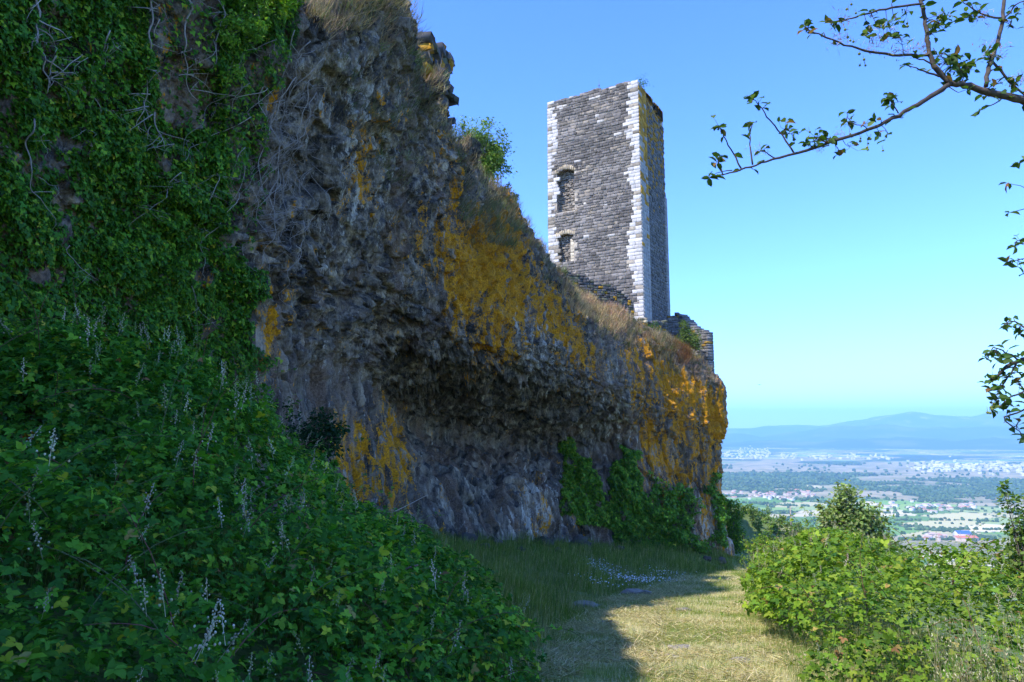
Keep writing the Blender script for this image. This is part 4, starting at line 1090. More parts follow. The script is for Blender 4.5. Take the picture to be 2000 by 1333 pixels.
hgt = np.maximum(0.08, 0.30 + 1.3*(nz-0.45))*sstep(1.06, 0.75, edge) + 0.06
blades(acc, P, hgt*(0.4+1.0*rng.random(len(P))), 0.010*s, [(0.085, 0.16, 0.018), (0.14, 0.225, 0.03), (0.26, 0.31, 0.07), (0.52, 0.44, 0.20)], (0.32, 0.34, 0.22, 0.12), lean=0.6, wind=(0.6, 0.2))
P = ground_pts(14000, lambda y: np.maximum(xf_(y), xl_(y)-6), lambda y: xl_(y)-0.1, 11, 50); P = P[fbm(P*[0.5, 0.5, 0], 888, 3) > 0.47]
blades(acc, P, 0.55*(0.6+0.6*rng.random(len(P))), 0.004*(1+P[:, 1]*0.03), [(0.42, 0.38, 0.20), (0.16, 0.2, 0.08)], (0.5, 0.5), lean=0.4, wind=(0.5, 0.2))
P = ground_pts(26000, lambda y: xr_(y)-0.3, lambda y: xr_(y)+3, 6, 60)
blades(acc, P, 0.2*(0.4+0.9*rng.random(len(P))), 0.005*(1+P[:, 1]*0.025), [(0.12, 0.20, 0.04), (0.2, 0.24, 0.07), (0.38, 0.33, 0.15)], (0.4, 0.35, 0.25), lean=0.7)
o = acc.build('verge_grass', M_GRASS); tag(o, 'tall uncut grass on the bank between the track and the cliff', 'grass', kind='stuff')
# white flowers in the verge
acc = Acc(); fl = np.array([(0, 0, 0.0)] + [(math.cos(a_)*(1 if i % 2 else .55), math.sin(a_)*(1 if i % 2 else .55), 0.12) for i, a_ in enumerate(np.linspace(0, 2*np.pi, 10, endpoint=False))])
ff = [np.array([(0, i+1, (i+1) % 10+1) for i in range(10)])]
for cx, cy, rx, ry, n in ((5.9, 32.5, 1.3, 2.0, 240), (4.9, 36, 1.2, 3.0, 130), (8.6, 41, 1.2, 3, 80), (3.6, 28, 1.0, 2, 50)):
    x = cx+rng.normal(size=n)*rx*0.6; y = cy+rng.normal(size=n)*ry*0.6; z = ground_h(x, y)+0.30+0.2*rng.random(n)
    scatter(acc, fl, ff, np.stack([x, y, z], 1), np.array([0, -0.5, 1.0])+rng.normal(size=(n, 3))*0.3, 0.032*(0.6+0.6*rng.random(n)), pal(n, [(0.66, 0.66, 0.58)], jit=0.1))
o = acc.build('white_flowers', M_PLAIN); tag(o, 'scatter of small white flowers in the verge grass', 'flowers', kind='stuff')

# dry grass and heather on the rim of the rock
def tufts(acc, P, N, n_b, hgt, wid, cols, w, spread=0.15, updir=0.9, nout=0.5, lean=0.5):
    k = len(P); i = np.repeat(np.arange(k), n_b); q = len(i)
    pp = P[i] + rng.normal(size=(q, 3))*spread*[1, 1, 0.5]
    nn = nrm(N[i]*nout + np.array([0, 0, updir]) + rng.normal(size=(q, 3))*0.35)
    hh = (hgt*(0.6+0.8*rng.random(k)))[i]*(0.5+0.7*rng.random(q))
    ci = pal(k, cols, w, 0.45)[i]*(0.6+0.8*rng.random((q, 1)))
    scatter(acc, *BLADE, pp, nn, np.stack([hh*lean, np.full(q, wid*14), hh], 1), ci)
DRYC = [(0.34, 0.25, 0.14), (0.25, 0.19, 0.12), (0.16, 0.14, 0.08), (0.12, 0.15, 0.05), (0.40, 0.26, 0.16)]
acc = Acc()
strip = [(640, -60), (760, -60), (850, 140), (895, 260), (1015, 430), (1060, 505), (1140, 560), (1310, 640), (1395, 735), (1370, 760), (1330, 735), (1250, 700), (1180, 655), (1120, 610), (1050, 545), (990, 470), (930, 420), (880, 320), (820, 190), (720, 80)]
P, N, _ = cliff_pick(1500, strip, wlim=(5, 9.2)); tufts(acc, P, N, 16, 0.62, 0.024, DRYC, (0.28, 0.25, 0.22, 0.17, 0.08))
P, N, _ = cliff_pick(170, [(640, 40), (800, 60), (850, 250), (780, 360), (650, 280)], wlim=(3, 8)); tufts(acc, P, N, 22, 0.45, 0.016, DRYC, (0.1, 0.25, 0.4, 0.25, 0), 0.15)
P, N, _ = cliff_pick(260, [(560, -80), (760, -80), (760, 60), (600, 70)], wlim=(5, 9)); tufts(acc, P, N, 26, 0.5, 0.013, DRYC, (0.3, 0.3, 0.15, 0.1, 0.15), 0.18)
P, N, _ = cliff_pick(340, [(880, 380), (990, 400), (1010, 500), (900, 470)], wlim=(4, 9)); tufts(acc, P, N, 20, 0.55, 0.022, DRYC, (0.1, 0.2, 0.4, 0.3, 0))
P, N, _ = cliff_pick(420, [(1110, 570), (1180, 580), (1240, 620), (1220, 660), (1150, 620)], wlim=(5, 9.5)); tufts(acc, P, N, 24, 0.6, 0.026, [(0.50, 0.36, 0.20), (0.45, 0.27, 0.18)], (0.7, 0.3))
P, N, _ = cliff_pick(330, [(1180, 650), (1300, 660), (1370, 750), (1300, 740)], wlim=(4.5, 9.5)); tufts(acc, P, N, 20, 0.6, 0.026, DRYC, (0.3, 0.25, 0.2, 0.2, 0.05))
o = acc.build('dry_grass', M_GRASS); tag(o, 'dry straw coloured grass and heather along the cliff rim', 'grass', kind='stuff')

# oat grass in the near corner: tall pale stems with hanging spikelets
acc = Acc(); n = 150
px = 1760 + 260*rng.random(n); Y = 6.2 + 1.3*rng.random(n); x = (px-1000)/FPX*Y*1.02; z = gz(x, Y)
for i in range(n):
    p0 = np.array([x[i], Y[i], z[i]]); hh = 0.55+0.55*rng.random(); ln = rng.normal(size=2)*0.12
    pts = np.array([p0 + np.array([ln[0]*t*t, ln[1]*t*t, hh*t]) for t in np.linspace(0, 1, 6)])
    c_ = np.array([(0.45, 0.38, 0.2), (0.25, 0.28, 0.1)][int(rng.random() < 0.4)])
    tube(acc, pts, np.linspace(.0025, .001, 6), c_, 3)
    k = 7; t = 3+rng.integers(0, 3, k)
    scatter(acc, *DIAMOND, pts[t] + rng.normal(size=(k, 3))*[0.03, 0.03, 0.02], rng.normal(size=(k, 3)), np.stack([np.full(k, .032), np.full(k, .018), np.full(k, .02)], 1), pal(k, [(0.5, 0.46, 0.3), (0.4, 0.4, 0.22)]), np.array([0.2, 0, -1.0])+rng.normal(size=(k, 3))*0.25)
P = np.stack([(1600 + 420*rng.random(5000)-1000)/FPX*7*1.02, 5.8 + 2.4*rng.random(5000), np.zeros(5000)], 1); P[:, 2] = gz(P[:, 0], P[:, 1])
blades(acc, P, 0.35*(0.4+0.9*rng.random(5000)), 0.004, [(0.14, 0.22, 0.04), (0.3, 0.3, 0.1), (0.45, 0.36, 0.16)], (0.4, 0.3, 0.3), lean=0.5)
o = acc.build('oat_grass', M_GRASS); tag(o, 'tall pale oat grass with hanging seed heads in the corner', 'grass', kind='stuff')

# ------------------------------------------------------------------ shrubs and trees
def leafy(name, label, cat, base, blobs, nleaf, lsize, cols, w, trunk_r=0.05, limbs=9, tmpl=DIAMOND, wind=None, group=None, mat=None, twigs=3, bark=(0.16, 0.135, 0.11), rim=0.55, clump=0.2):
    """trunk and limbs running into several soft blobs of leaves; blobs: (centre, radii, share)"""
    base = np.array(base, float); root = empty(name, base, label, cat, group)
    tr = Acc(); acc = Acc(); ends = []
    tot = sum(b_[2] for b_ in blobs)
    cen = sum(np.array(b_[0])*b_[2] for b_ in blobs)/tot
    fork = base + (cen-base)*0.45
    tube(tr, smooth_line([base - [0, 0, .15], base + (fork-base)*0.5 + rng.normal(size=3)*trunk_r*0.8, fork], 8), np.linspace(trunk_r, trunk_r*0.65, 8), bark, 7, 0.2)
    for c, r, sh in blobs:
        c = np.array(c, float); r = np.array(r, float)
        for q in range(max(2, int(round(limbs*sh/tot)))):
            v = nrm(rng.normal(size=3)); e = c + v*r*(0.35+rim*rng.random())
            s = base + (fork-base)*(0.55+0.45*rng.random())
            mid = (s+e)/2 + rng.normal(size=3)*r*0.15 + [0, 0, -0.05*r[2]]
            pts = smooth_line([s, mid, e], 8); tube(tr, pts, np.linspace(trunk_r*0.45, trunk_r*0.1, 8), bark, 5)
            ends.append((e, sh, r)); 
            for t_ in range(twigs):
                a_ = pts[rng.integers(3, 7)]; e2 = a_ + rng.normal(size=3)*r*0.38 + (wind if wind is not None else 0)
                tube(tr, smooth_line([a_, (a_+e2)/2 + rng.normal(size=3)*r*0.06, e2], 5), np.linspace(trunk_r*0.18, trunk_r*0.06, 5), bark, 4)
                ends.append((e2, sh, r))
    ne = len(ends); i = rng.integers(0, ne, nleaf); E = np.array([e[0] for e in ends]); R = np.array([e[2] for e in ends])
    P = E[i] + rng.normal(size=(nleaf, 3))*R[i]*clump
    out = nrm(P - cen)
    D = out + rng.normal(size=(nleaf, 3))*0.7 + (np.array(wind)*6 if wind is not None else 0)
    NN = out*0.5 + np.array([0, 0, 0.7]) + rng.normal(size=(nleaf, 3))*0.6
    scatter(acc, tmpl[0], tmpl[1], P, NN, lsize*(0.6+0.8*rng.random(nleaf)), pal(nleaf, cols, w), D)
    tr.build('trunk', M_BARK, root); acc.build('crown', mat or M_LEAF, root)
    return root

TC = [(0.10, 0.19, 0.03), (0.16, 0.26, 0.045), (0.23, 0.33, 0.06), (0.30, 0.35, 0.09)]
b0 = unp(943, 372, 43.5)
leafy('small_tree', 'small bushy green tree growing on the cliff rim against the sky', 'tree', b0,
      [(unp(933, 305, 43.5), (1.3, 1.2, 1.2), 1.2), (unp(956, 285, 43.5), (1.4, 1.2, 1.5), 1.2), (unp(928, 252, 43.5), (1.2, 1.1, 1.1), 1), (unp(976, 305, 43.5), (0.8, .8, 1.0), 0.8), (unp(908, 285, 43.5), (0.9, .9, 1.1), 0.8)], 11500, 0.16, TC, (0.3, 0.35, 0.25, 0.1), 0.10, 26, LEAF, rim=0.5)
leafy('sapling', 'thin dark sapling leaning out over the rim below the bushy tree', 'tree', unp(985, 402, 43.5),
      [(unp(990, 362, 43.5), (0.35, .4, 0.4), 1), (unp(1003, 385, 43.5), (0.4, .3, 0.3), 1)], 700, 0.14, [(0.03, 0.06, 0.03), (0.05, 0.09, 0.03)], (0.5, 0.5), 0.03, 9, LEAF)
leafy('bush', 'leafless grey twiggy shrub on the rim left of the bushy tree', 'shrub', unp(893, 290, 31),
      [(unp(902, 250, 31), (0.4, .4, 0.4), 1)], 260, 0.05, [(0.10, 0.09, 0.08), (0.12, 0.11, 0.06)], (0.5, 0.5), 0.02, 12, rim=0.7)
leafy('bush', 'bright green bush rooted at the foot of the roofless ruin', 'shrub', unp(1340, 700, 63.5),
      [(unp(1345, 655, 63.5), (1.0, .8, 0.9), 1), (unp(1330, 640, 63.5), (0.8, .7, 0.7), .7), (unp(1358, 670, 63.5), (0.6, .6, 0.5), .6)], 3200, 0.16, [(0.09, 0.15, 0.035), (0.13, 0.21, 0.04), (0.19, 0.25, 0.06)], (0.3, 0.4, 0.3), 0.04, 16)
leafy('bush', 'tiny bright green bush beside the pale stone pier', 'shrub', unp(1275, 655, 57.6),
      [(unp(1275, 638, 57.6), (0.35, .3, 0.55), 1)], 700, 0.12, [(0.06, 0.16, 0.02), (0.10, 0.22, 0.03)], (0.5, 0.5), 0.02, 8)
rd = Acc(); P, N, _ = cliff_pick(300, [(1305, 650), (1330, 655), (1365, 715), (1350, 725), (1315, 690)], wlim=(5, 10.5))
if len(P): tufts(rd, P, N, 24, 0.5, 0.008, [(0.22, 0.09, 0.03), (0.30, 0.13, 0.05)], (0.5, 0.5)); o = rd.build('dead_bracken', M_GRASS); tag(o, 'rust brown dead bracken below the roofless ruin', 'bracken', kind='stuff')
# bright hanging shrub on the near rim
leafy('climbing_shrub', 'bright yellow green shrub tumbling over the rim above the bare stems', 'shrub', unp(500, -60, 16.2),
      [(unp(500, -5, 14.1), (0.42, .35, 0.4), 1), (unp(548, 5, 14.6), (0.40, .35, 0.36), 1.3), (unp(455, 60, 13.9), (0.40, .3, 0.40), 1), (unp(580, -20, 15.2), (0.35, .35, 0.3), .8), (unp(455, 140, 14.2), (0.32, .25, 0.4), .6), (unp(530, -70, 14.8), (0.6, .5, 0.4), 1), (unp(500, 50, 14.1), (0.38, .3, 0.35), .8)], 9500, 0.075, [(0.12, 0.28, 0.03), (0.19, 0.36, 0.035), (0.28, 0.42, 0.05)], (0.35, 0.4, 0.25), 0.03, 30, LEAF)
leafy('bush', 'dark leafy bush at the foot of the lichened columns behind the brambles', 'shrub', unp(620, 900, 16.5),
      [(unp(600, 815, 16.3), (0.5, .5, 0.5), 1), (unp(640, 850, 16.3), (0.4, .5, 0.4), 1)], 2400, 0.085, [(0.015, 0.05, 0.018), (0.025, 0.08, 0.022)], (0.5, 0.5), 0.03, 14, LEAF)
# wind-blown tree beyond the hedge
WIND = np.array([-0.16, 0, 0.05])
b0 = unp(1670, 1100, 25); b0[2] = float(gz(b0[0], b0[1]))
leafy('windblown_tree', 'wind swept silvery green tree leaning towards the cliff behind the hedge', 'tree', b0,
      [(unp(1650, 972, 25), (0.55, .6, 0.5), 1), (unp(1672, 995, 25), (0.75, .7, 0.6), 1.3), (unp(1704, 1012, 25), (0.65, .6, 0.55), 1.1), (unp(1640, 1010, 25), (0.6, .5, 0.5), .9), (unp(1728, 1045, 25), (0.6, .5, 0.5), .9), (unp(1660, 1045, 25), (0.9, .6, 0.5), 1.1), (unp(1606, 1005, 25), (0.25, .3, 0.35), .35)], 9500, 0.13,
      [(0.18, 0.26, 0.07), (0.25, 0.34, 0.10), (0.34, 0.40, 0.16), (0.10, 0.16, 0.04)], (0.3, 0.35, 0.25, 0.1), 0.06, 42, LEAF, WIND, clump=0.26)
b0 = unp(2010, 1120, 10.8); b0[2] = float(gz(b0[0], b0[1]))
leafy('sapling', 'slender light green sapling rising out of the hedge at the frame edge', 'tree', b0,
      [(unp(1985, 975, 10.8), (0.18, .25, 0.25), .8), (unp(2000, 1020, 10.8), (0.3, .3, 0.3), 1), (unp(1990, 1070, 10.8), (0.4, .3, 0.3), 1.2), (unp(1968, 955, 10.8), (0.1, .15, 0.15), .4)], 1300, 0.07, [(0.09, 0.17, 0.03), (0.15, 0.24, 0.05), (0.2, 0.27, 0.07)], (0.4, 0.4, 0.2), 0.025, 20, LEAF)
# dense scrub on the outer corner of the rock, where the track turns away
b0 = unp(1430, 1100, 62); b0[2] = float(gz(b0[0], b0[1]))
leafy('bush', 'dark green scrub spilling round the outer corner of the cliff', 'shrub', b0,
      [(unp(1420, 990, 63), (0.9, 1, 1.0), 1), (unp(1432, 1018, 63), (0.9, 1, 1.1), 1), (unp(1430, 1055, 62.5), (1.0, 1, 1.1), 1)], 5200, 0.20, IVYC[:4], (0.35, 0.35, 0.2, 0.1), 0.08, 24)
b0 = unp(1480, 1100, 45); b0[2] = float(gz(b0[0], b0[1]))
leafy('bush', 'loose light green bush where the track disappears round the bend', 'shrub', b0,
      [(unp(1480, 1068, 45), (0.8, .8, 0.7), 1), (unp(1500, 1050, 46), (0.9, .8, 0.6), 1)], 2600, 0.16, SUNC[:4], (0.3, 0.3, 0.25, 0.15), 0.04, 20)
# shrubs on the far slope
k = 0
for (px, py, s) in [(1452, 1003, 3), (1475, 1008, 2.4), (1490, 1020, 3.4), (1500, 1012, 2), (1520, 1022, 3), (1533, 1030, 2.2), (1556, 1040, 2.6), (1575, 1043, 3.4), (1470, 1030, 3.2), (1508, 1040, 3.5), (1545, 1052, 3.4), (1590, 1058, 3), (1440, 1015, 2.5), (1482, 1046, 3), (1530, 1050, 2.5), (1610, 1062, 3)]:
    # march the ray down to the slope
    for Y in np.linspace(80, 230, 301):
        p = unp(px, py, Y)
        if p[2] < gz(p[0], p[1]): break
    p[2] = float(gz(p[0], p[1])); s = s*0.0062*p[1]; tall = k % 5 == 3
    bl = [(p + [0, 0, s*0.45], (s*0.5, s*0.5, s*0.42), 1), (p + [s*0.35, 0, s*0.35], (s*0.35, s*.35, s*0.3), .6)] if not tall else [(p+[0, 0, s*0.8], (s*0.2, s*.2, s*0.8), 1)]
    leafy('cypress' if tall else 'shrub', 'slim dark cypress on the slope beyond the track' if tall else 'rounded scrub bush on the slope beyond the track', 'tree' if tall else 'shrub',
          p, bl, 420, s*0.16, [(0.12, 0.20, 0.04), (0.18, 0.27, 0.06), (0.26, 0.33, 0.09)], (0.4, 0.4, 0.2), 0.04, 7, group='cypresses on the far slope' if tall else 'scrub bushes on the far slope', twigs=2); k += 1

# stones in the track
def rock(px, py, w, hf, label, seed, Y=None, g=None):
    for Y in np.linspace(7, 60, 1200):
        p = unp(px, py, Y)
        if p[2] < gz(p[0], p[1]): break
    a_ = np.linspace(0, 2*np.pi, 28, endpoint=False); e = np.linspace(-1.2, 1.57, 14)
    A, E = np.meshgrid(a_, e, indexing='ij'); V = np.stack([np.cos(A)*np.cos(E), np.sin(A)*np.cos(E), np.sin(E)], -1).reshape(-1, 3)
    f1, f2, rv, dv = worley((V*1.6+seed).astype(np.float32), seed); V = V*(0.7+0.6*rv[:, :1])*(0.75+0.55*fbm(V*2.2+seed, seed, 3)[:, None])
    s = w/FPX*Y/2; V = V*[s, s*0.7, s*hf]; V[:, 2] = np.minimum(V[:, 2], s*hf*(0.75 if hf < 0.6 else 2)) ; V = V + [p[0], p[1], float(ground_h(p[0], p[1])) + s*hf*0.15]
    F = []
    for i in range(28):
        for j in range(13): F.append((i*14+j, ((i+1) % 28)*14+j, ((i+1) % 28)*14+j+1, i*14+j+1))
    g = g or 0.2+0.08*rng.random(); o = build('flat_stone', V, np.array(F), M_STONE, col=np.full((len(V), 3), g*0.85)*[1.12, 1, .78])
    tag(o, label, 'stone')
rock(1240, 1163, 50, 0.4, 'largest flat grey stone at the left edge of the track', 3)
rock(1140, 1184, 44, 0.4, 'grey stone half hidden by verge grass beside the brambles', 5)
rock(1330, 1266, 40, 0.4, 'dark stone lying alone in the middle of the track', 8)
rock(1448, 1286, 44, 0.25, 'pale flat stone on the sunny right side of the track', 12)
rock(1310, 1282, 26, 0.4, 'small pale stone just below the dark middle stone', 14)
rock(1335, 1192, 26, 0.4, 'small stone farther up the track near its shaded edge', 21)
rock(1190, 1222, 28, 0.4, 'small grey stone in cut hay near the left verge', 27)

# fallen blocks along the foot of the rock
for k, (px, py, w) in enumerate([(905, 1062, 40), (948, 1072, 22), (962, 1066, 30), (1018, 1076, 16), (1062, 1066, 34), (1088, 1078, 18), (1134, 1068, 40), (1150, 1080, 16), (1210, 1074, 18), (1405, 1098, 20), (1380, 1094, 16)]):
    rock(px, py, w, 0.75, ['dark basalt block fallen against the foot of the cliff', 'angular grey block lying in the grass at the foot of the cliff'][k % 2], 40 + k, g=0.06 + 0.06*rng.random())
    o = COL.objects[-1]; o.name = 'fallen_block'; o['category'] = 'boulder'; o['group'] = ['dark basalt blocks at the cliff foot', 'angular grey blocks at the cliff foot'][k % 2]
# ------------------------------------------------------------------ fruit tree reaching in from the right (its trunk stands outside the frame)
YF0 = 3.55
tb = np.array([4.15, 3.5, float(gz(4.15, 3.5))])
ft = empty('fruit_tree', tb, 'fruit tree branches with sparse leaves, small green fruit and old webs against the sky', 'tree')
tr = Acc(); lv = Acc(); fr = Acc(); wb = Acc(); twp = []
BK = (0.085, 0.072, 0.062)
def fp(px, py, dy=0.0): return unp(px, py, YF0+dy)
crown = unp(2350, 380, 3.7)
tube(tr, smooth_line([tb-[0, 0, .2], tb+[0.03, 0, .9], tb+[-0.05, .05, 1.8], crown], 12), np.linspace(0.085, 0.05, 12), BK, 10, 0.15)
for k in range(9):      # the rest of the crown, outside the frame
    e = crown + np.array([0.5+1.0*rng.random(), -0.8+1.6*rng.random(), 0.3+1.3*rng.random()])
    if k < 2: e = crown + np.array([0.2+0.3*k, 0.2, 1.5+0.2*k])
    q = smooth_line([crown-[0, 0, 0.15*rng.random()], (crown+e)/2 + rng.normal(size=3)*0.12, e], 10); tube(tr, q, np.linspace(0.032, 0.004, 10), BK, 7, 0.2)
    for t in range(3, 10):
        for _ in range(3):
            e2 = q[t] + rng.normal(size=3)*0.14 + [0.03, 0, 0.04]; tube(tr, [q[t], (q[t]+e2)/2+rng.normal(size=3)*.01, e2], [.004, .003, .001], BK, 4); twp += [(e2, 4), ((q[t]+e2)/2, 2)]
BP = []
def branch(pts, r0, r1, n=None, leaf=1.0, dy=0.0):
    p = np.array([fp(a_, b_, dy + (c_[0] if c_ else 0)) for a_, b_, *c_ in pts]); n = n or max(6, len(p)*5)
    q = smooth_line(p, n); q[1:-1] += rng.normal(size=(n-2, 3))*0.0025
    tube(tr, q, np.linspace(r0, r1, n), np.array(BK)*(0.8+0.5*rng.random()), 7, 0.25)
    for k in range(2, n-1):
        if rng.random() < 0.5*leaf:
            d = nrm(rng.normal(size=3)+[0, 0, 0.4]); e = q[k] + d*(0.012+0.02*rng.random()); tube(tr, [q[k], e], [r1*0.9+.0008, r1*0.6+.0006], BK, 4); twp.append((e, 1))
    BP.append(q); twp.append((q[-1], 4)); return q
branch([(2350, 380), (2150, 262), (2040, 212), (1990, 194), (1930, 182), (1885, 166), (1856, 163)], 0.027, 0.016, 26, 0.35)
branch([(1858, 163), (1800, 200), (1745, 230), (1700, 252), (1600, 286), (1500, 315), (1440, 334), (1398, 347)], 0.014, 0.003, 44, 0.55)
branch([(1856, 165), (1822, 125), (1812, 85), (1806, 40), (1800, 5), (1796, -70)], 0.014, 0.008, 24, 0.5)
branch([(1817, 108), (1760, 109), (1700, 101), (1640, 84), (1585, 62), (1572, 52)], 0.008, 0.003, 24, 0.6)
branch([(1803, 8), (1740, 14), (1685, 30), (1650, 40), (1612, 44)], 0.007, 0.003, 18, 0.5)
branch([(1800, 3), (1830, -12), (1870, -40)], 0.006, 0.004, 8)
branch([(1848, 152), (1835, 135), (1810, 120), (1790, 115)], 0.008, 0.003, 10, 0.8)
branch([(1835, 150), (1800, 138), (1770, 128)], 0.006, 0.002, 8, 0.8)
branch([(1925, 170), (1932, 130), (1948, 85), (1957, 40), (1962, -10), (1970, -80)], 0.012, 0.008, 22, 0.45)
branch([(1955, 36), (1920, 30), (1895, 14), (1880, 4)], 0.006, 0.002, 10, 0.7)
branch([(1960, 40), (1980, 15), (2010, -5)], 0.005, 0.003, 8, 0.6)
branch([(1936, 118), (1965, 150), (1990, 175), (2040, 215)], 0.007, 0.005, 10, 0.5)
branch([(1958, 192), (1935, 207), (1915, 216)], 0.004, 0.0015, 6, 0.1)
branch([(1551, 300), (1525, 262), (1500, 232), (1485, 208), (1470, 194)], 0.005, 0.002, 14, 0.5)
branch([(1515, 310), (1500, 300), (1485, 296)], 0.004, 0.002, 6, 0.3)
branch([(1470, 322), (1466, 290), (1465, 264), (1470, 242)], 0.005, 0.002, 10, 0.4)
branch([(1448, 330), (1432, 300), (1418, 275), (1405, 250)], 0.005, 0.002, 10, 0.4)
branch([(1412, 343), (1404, 322), (1402, 308)], 0.004, 0.002, 6, 0.6)
branch([(1430, 333), (1406, 338), (1385, 347)], 0.003, 0.001, 6, 0.0)
branch([(1755, 222), (1745, 208), (1738, 196)], 0.004, 0.002, 6, 0.4)
branch([(1690, 248), (1670, 242), (1655, 238)], 0.003, 0.0015, 6, 0.4)
branch([(1640, 270), (1600, 272), (1575, 280)], 0.003, 0.0015, 6, 0.4)
branch([(1850, 168), (1870, 180), (1890, 175)], 0.003, 0.001, 6, 0.2)
branch([(2350, 380), (2300, 520), (2180, 640), (2080, 690), (2010, 700), (1965, 718), (1945, 740)], 0.028, 0.005, 24, 0.4)
branch([(2060, 690), (2000, 640), (1975, 628), (1955, 640)], 0.006, 0.002, 12, 0.7)
branch([(2000, 705), (1965, 690), (1940, 680), (1925, 700)], 0.005, 0.002, 10, 0.7)
branch([(1985, 712), (1960, 750), (1935, 760)], 0.005, 0.002, 10, 0.8)
branch([(2010, 760), (1975, 775), (1950, 795), (1935, 800)], 0.005, 0.002, 10, 0.8)
branch([(2030, 790), (1990, 805), (1960, 818), (1985, 840), (2000, 855)], 0.005, 0.002, 12, 0.8)
branch([(2100, 690), (2060, 760), (2030, 790)], 0.008, 0.005, 8, 0.2)
branch([(2060, 500), (2000, 505), (1968, 512)], 0.004, 0.002, 8, 0.7); branch([(2040, 460), (1990, 470), (1982, 480)], 0.003, 0.002, 6, 0.6)
branch([(2060, 390), (2000, 366), (1968, 358)], 0.003, 0.001, 6, 0.05); branch([(2050, 405), (1990, 410), (1970, 416)], 0.003, 0.001, 6, 0.3)
branch([(2050, 290), (2005, 310), (1990, 320)], 0.003, 0.0015, 6, 0.7)
branch([(2200, 640), (2090, 520), (2040, 430), (2050, 290)], 0.012, 0.005, 14, 0.2)
for px, py, c_ in [(1470, 192, 5), (1482, 200, 4), (1404, 248, 5), (1402, 312, 7), (1535, 252, 6), (1548, 262, 6), (1590, 268, 10), (1605, 272, 9), (1620, 275, 6), (1578, 284, 3), (1640, 297, 4), (1655, 228, 4), (1660, 288, 4), (1690, 240, 4), (1738, 190, 9), (1745, 200, 6), (1735, 262, 3), (1765, 230, 2), (1720, 262, 3),
                  (1850, 120, 14), (1870, 115, 14), (1860, 135, 14), (1880, 140, 12), (1840, 110, 8), (1890, 130, 9), (1820, 65, 8), (1835, 45, 10), (1840, 35, 8), (1760, 75, 8), (1740, 60, 8), (1720, 55, 7), (1700, 60, 6), (1770, 30, 5), (1750, 40, 4), (1700, 35, 4), (1575, 58, 6), (1640, 38, 3), (1625, 50, 3), (1910, 25, 8), (1895, 35, 7), (1935, 110, 7), (1925, 108, 6), (1975, 50, 6), (1990, 20, 5), (1980, 180, 6), (1985, 160, 6), (1945, 165, 5), (1930, 190, 4),
                  (1955, 700, 10), (1945, 690, 8), (1935, 740, 8), (1950, 765, 9), (1965, 790, 9), (1985, 830, 8), (1990, 640, 8), (1970, 635, 8), (1975, 730, 9), (1990, 750, 10), (1995, 700, 8), (1990, 510, 6), (1995, 470, 5)]:
    A_ = np.concatenate(BP); c0 = fp(px, py); q0 = A_[np.argmin(((A_-c0)**2).sum(1))]
    tube(tr, smooth_line([q0, (q0+c0)/2 + rng.normal(size=3)*.006, c0], 5), [.0024, .0021, .0018, .0016, .0013], BK, 4)
    for _ in range(max(1, int(c_*1.3))):
        e_ = fp(px+rng.normal()*9, py+rng.normal()*8, rng.normal()*0.04); twp.append((e_, 1))
        s_ = q0 + (c0-q0)*(0.5+0.5*rng.random()); tube(tr, [s_, (s_+e_)/2 + rng.normal(size=3)*.004, e_], [.0014, .0011, .0008], BK, 3)
for e, c_ in twp:
    n = 1 if c_ == 1 else c_
    D = rng.normal(size=(n, 3)) + [0, 0, 0.1]; NN = np.array([0, 0, 1.0]) + rng.normal(size=(n, 3))*0.6
    k1 = rng.random(n)
    scatter(lv, *leaf_tmpl(0.62, 0.3, 0.2), np.repeat(e[None], n, 0), NN, 0.035+0.025*rng.random(n), pal(n, [(0.05, 0.11, 0.025), (0.08, 0.16, 0.035), (0.13, 0.21, 0.06), (0.25, 0.15, 0.06)], (0.35, 0.38, 0.2, 0.07)), D)
ov, of = ico()
for px, py, n in [(1680, 118, 5), (1660, 20, 3), (1720, 60, 3), (1700, 275, 6), (1690, 280, 4), (1660, 270, 2), (1590, 262, 2), (1940, 795, 6), (1935, 800, 5), (1955, 740, 4), (1850, 35, 3), (1650, 72, 2), (1665, 85, 2), (1760, 50, 2)]:
    for _ in range(n):
        fr = Acc(); p = fp(px+rng.normal()*10, py+rng.normal()*8, rng.normal()*0.03); fr.add(ov*0.0075*(0.8+0.4*rng.random())+p, of, np.array([0.16, 0.20, 0.05])*(0.8+0.4*rng.random()))
        tube(fr, [p, p+[rng.normal()*.01, 0, 0.03]], [.0012, .0009], (0.15, 0.14, 0.06), 3); fr.build('fruit', M_PLAIN, ft, smooth=True)
for px, py, s in [(1637, 80, 22), (1720, 70, 26), (1705, 90, 18), (1760, 100, 24), (1800, 95, 22), (1640, 42, 22), (1655, 240, 14), (1480, 294, 16), (1640, 262, 12), (1935, 95, 24), (1945, 110, 18), (1920, 32, 22), (1985, 160, 24), (1838, 30, 12), (1405, 250, 8), (1465, 245, 8), (1600, 292, 12)]:  # old caterpillar webs among the twigs, built as clumps of small scraps
    wb = Acc(); n = 70; c_ = fp(px, py); R = s/FPX*YF0*0.55; k = rng.random() < 0.5
    P = c_ + rng.normal(size=(n, 3))*R*[1.1, 0.6, 0.7]
    scatter(wb, *DIAMOND, P, rng.normal(size=(n, 3)), np.stack([R*(0.4+0.9*rng.random(n)), R*0.25*(0.3+rng.random(n)), R*np.ones(n)*0.4], 1), pal(n, [(0.50, 0.42, 0.33), (0.30, 0.20, 0.13), (0.38, 0.18, 0.07)], (0.5, 0.3, 0.2))); wb.build('old_web', M_GRASS, ft)
tr.build('branches', M_BARK, ft, smooth=True); lv.build('leaves', M_LEAF, ft)
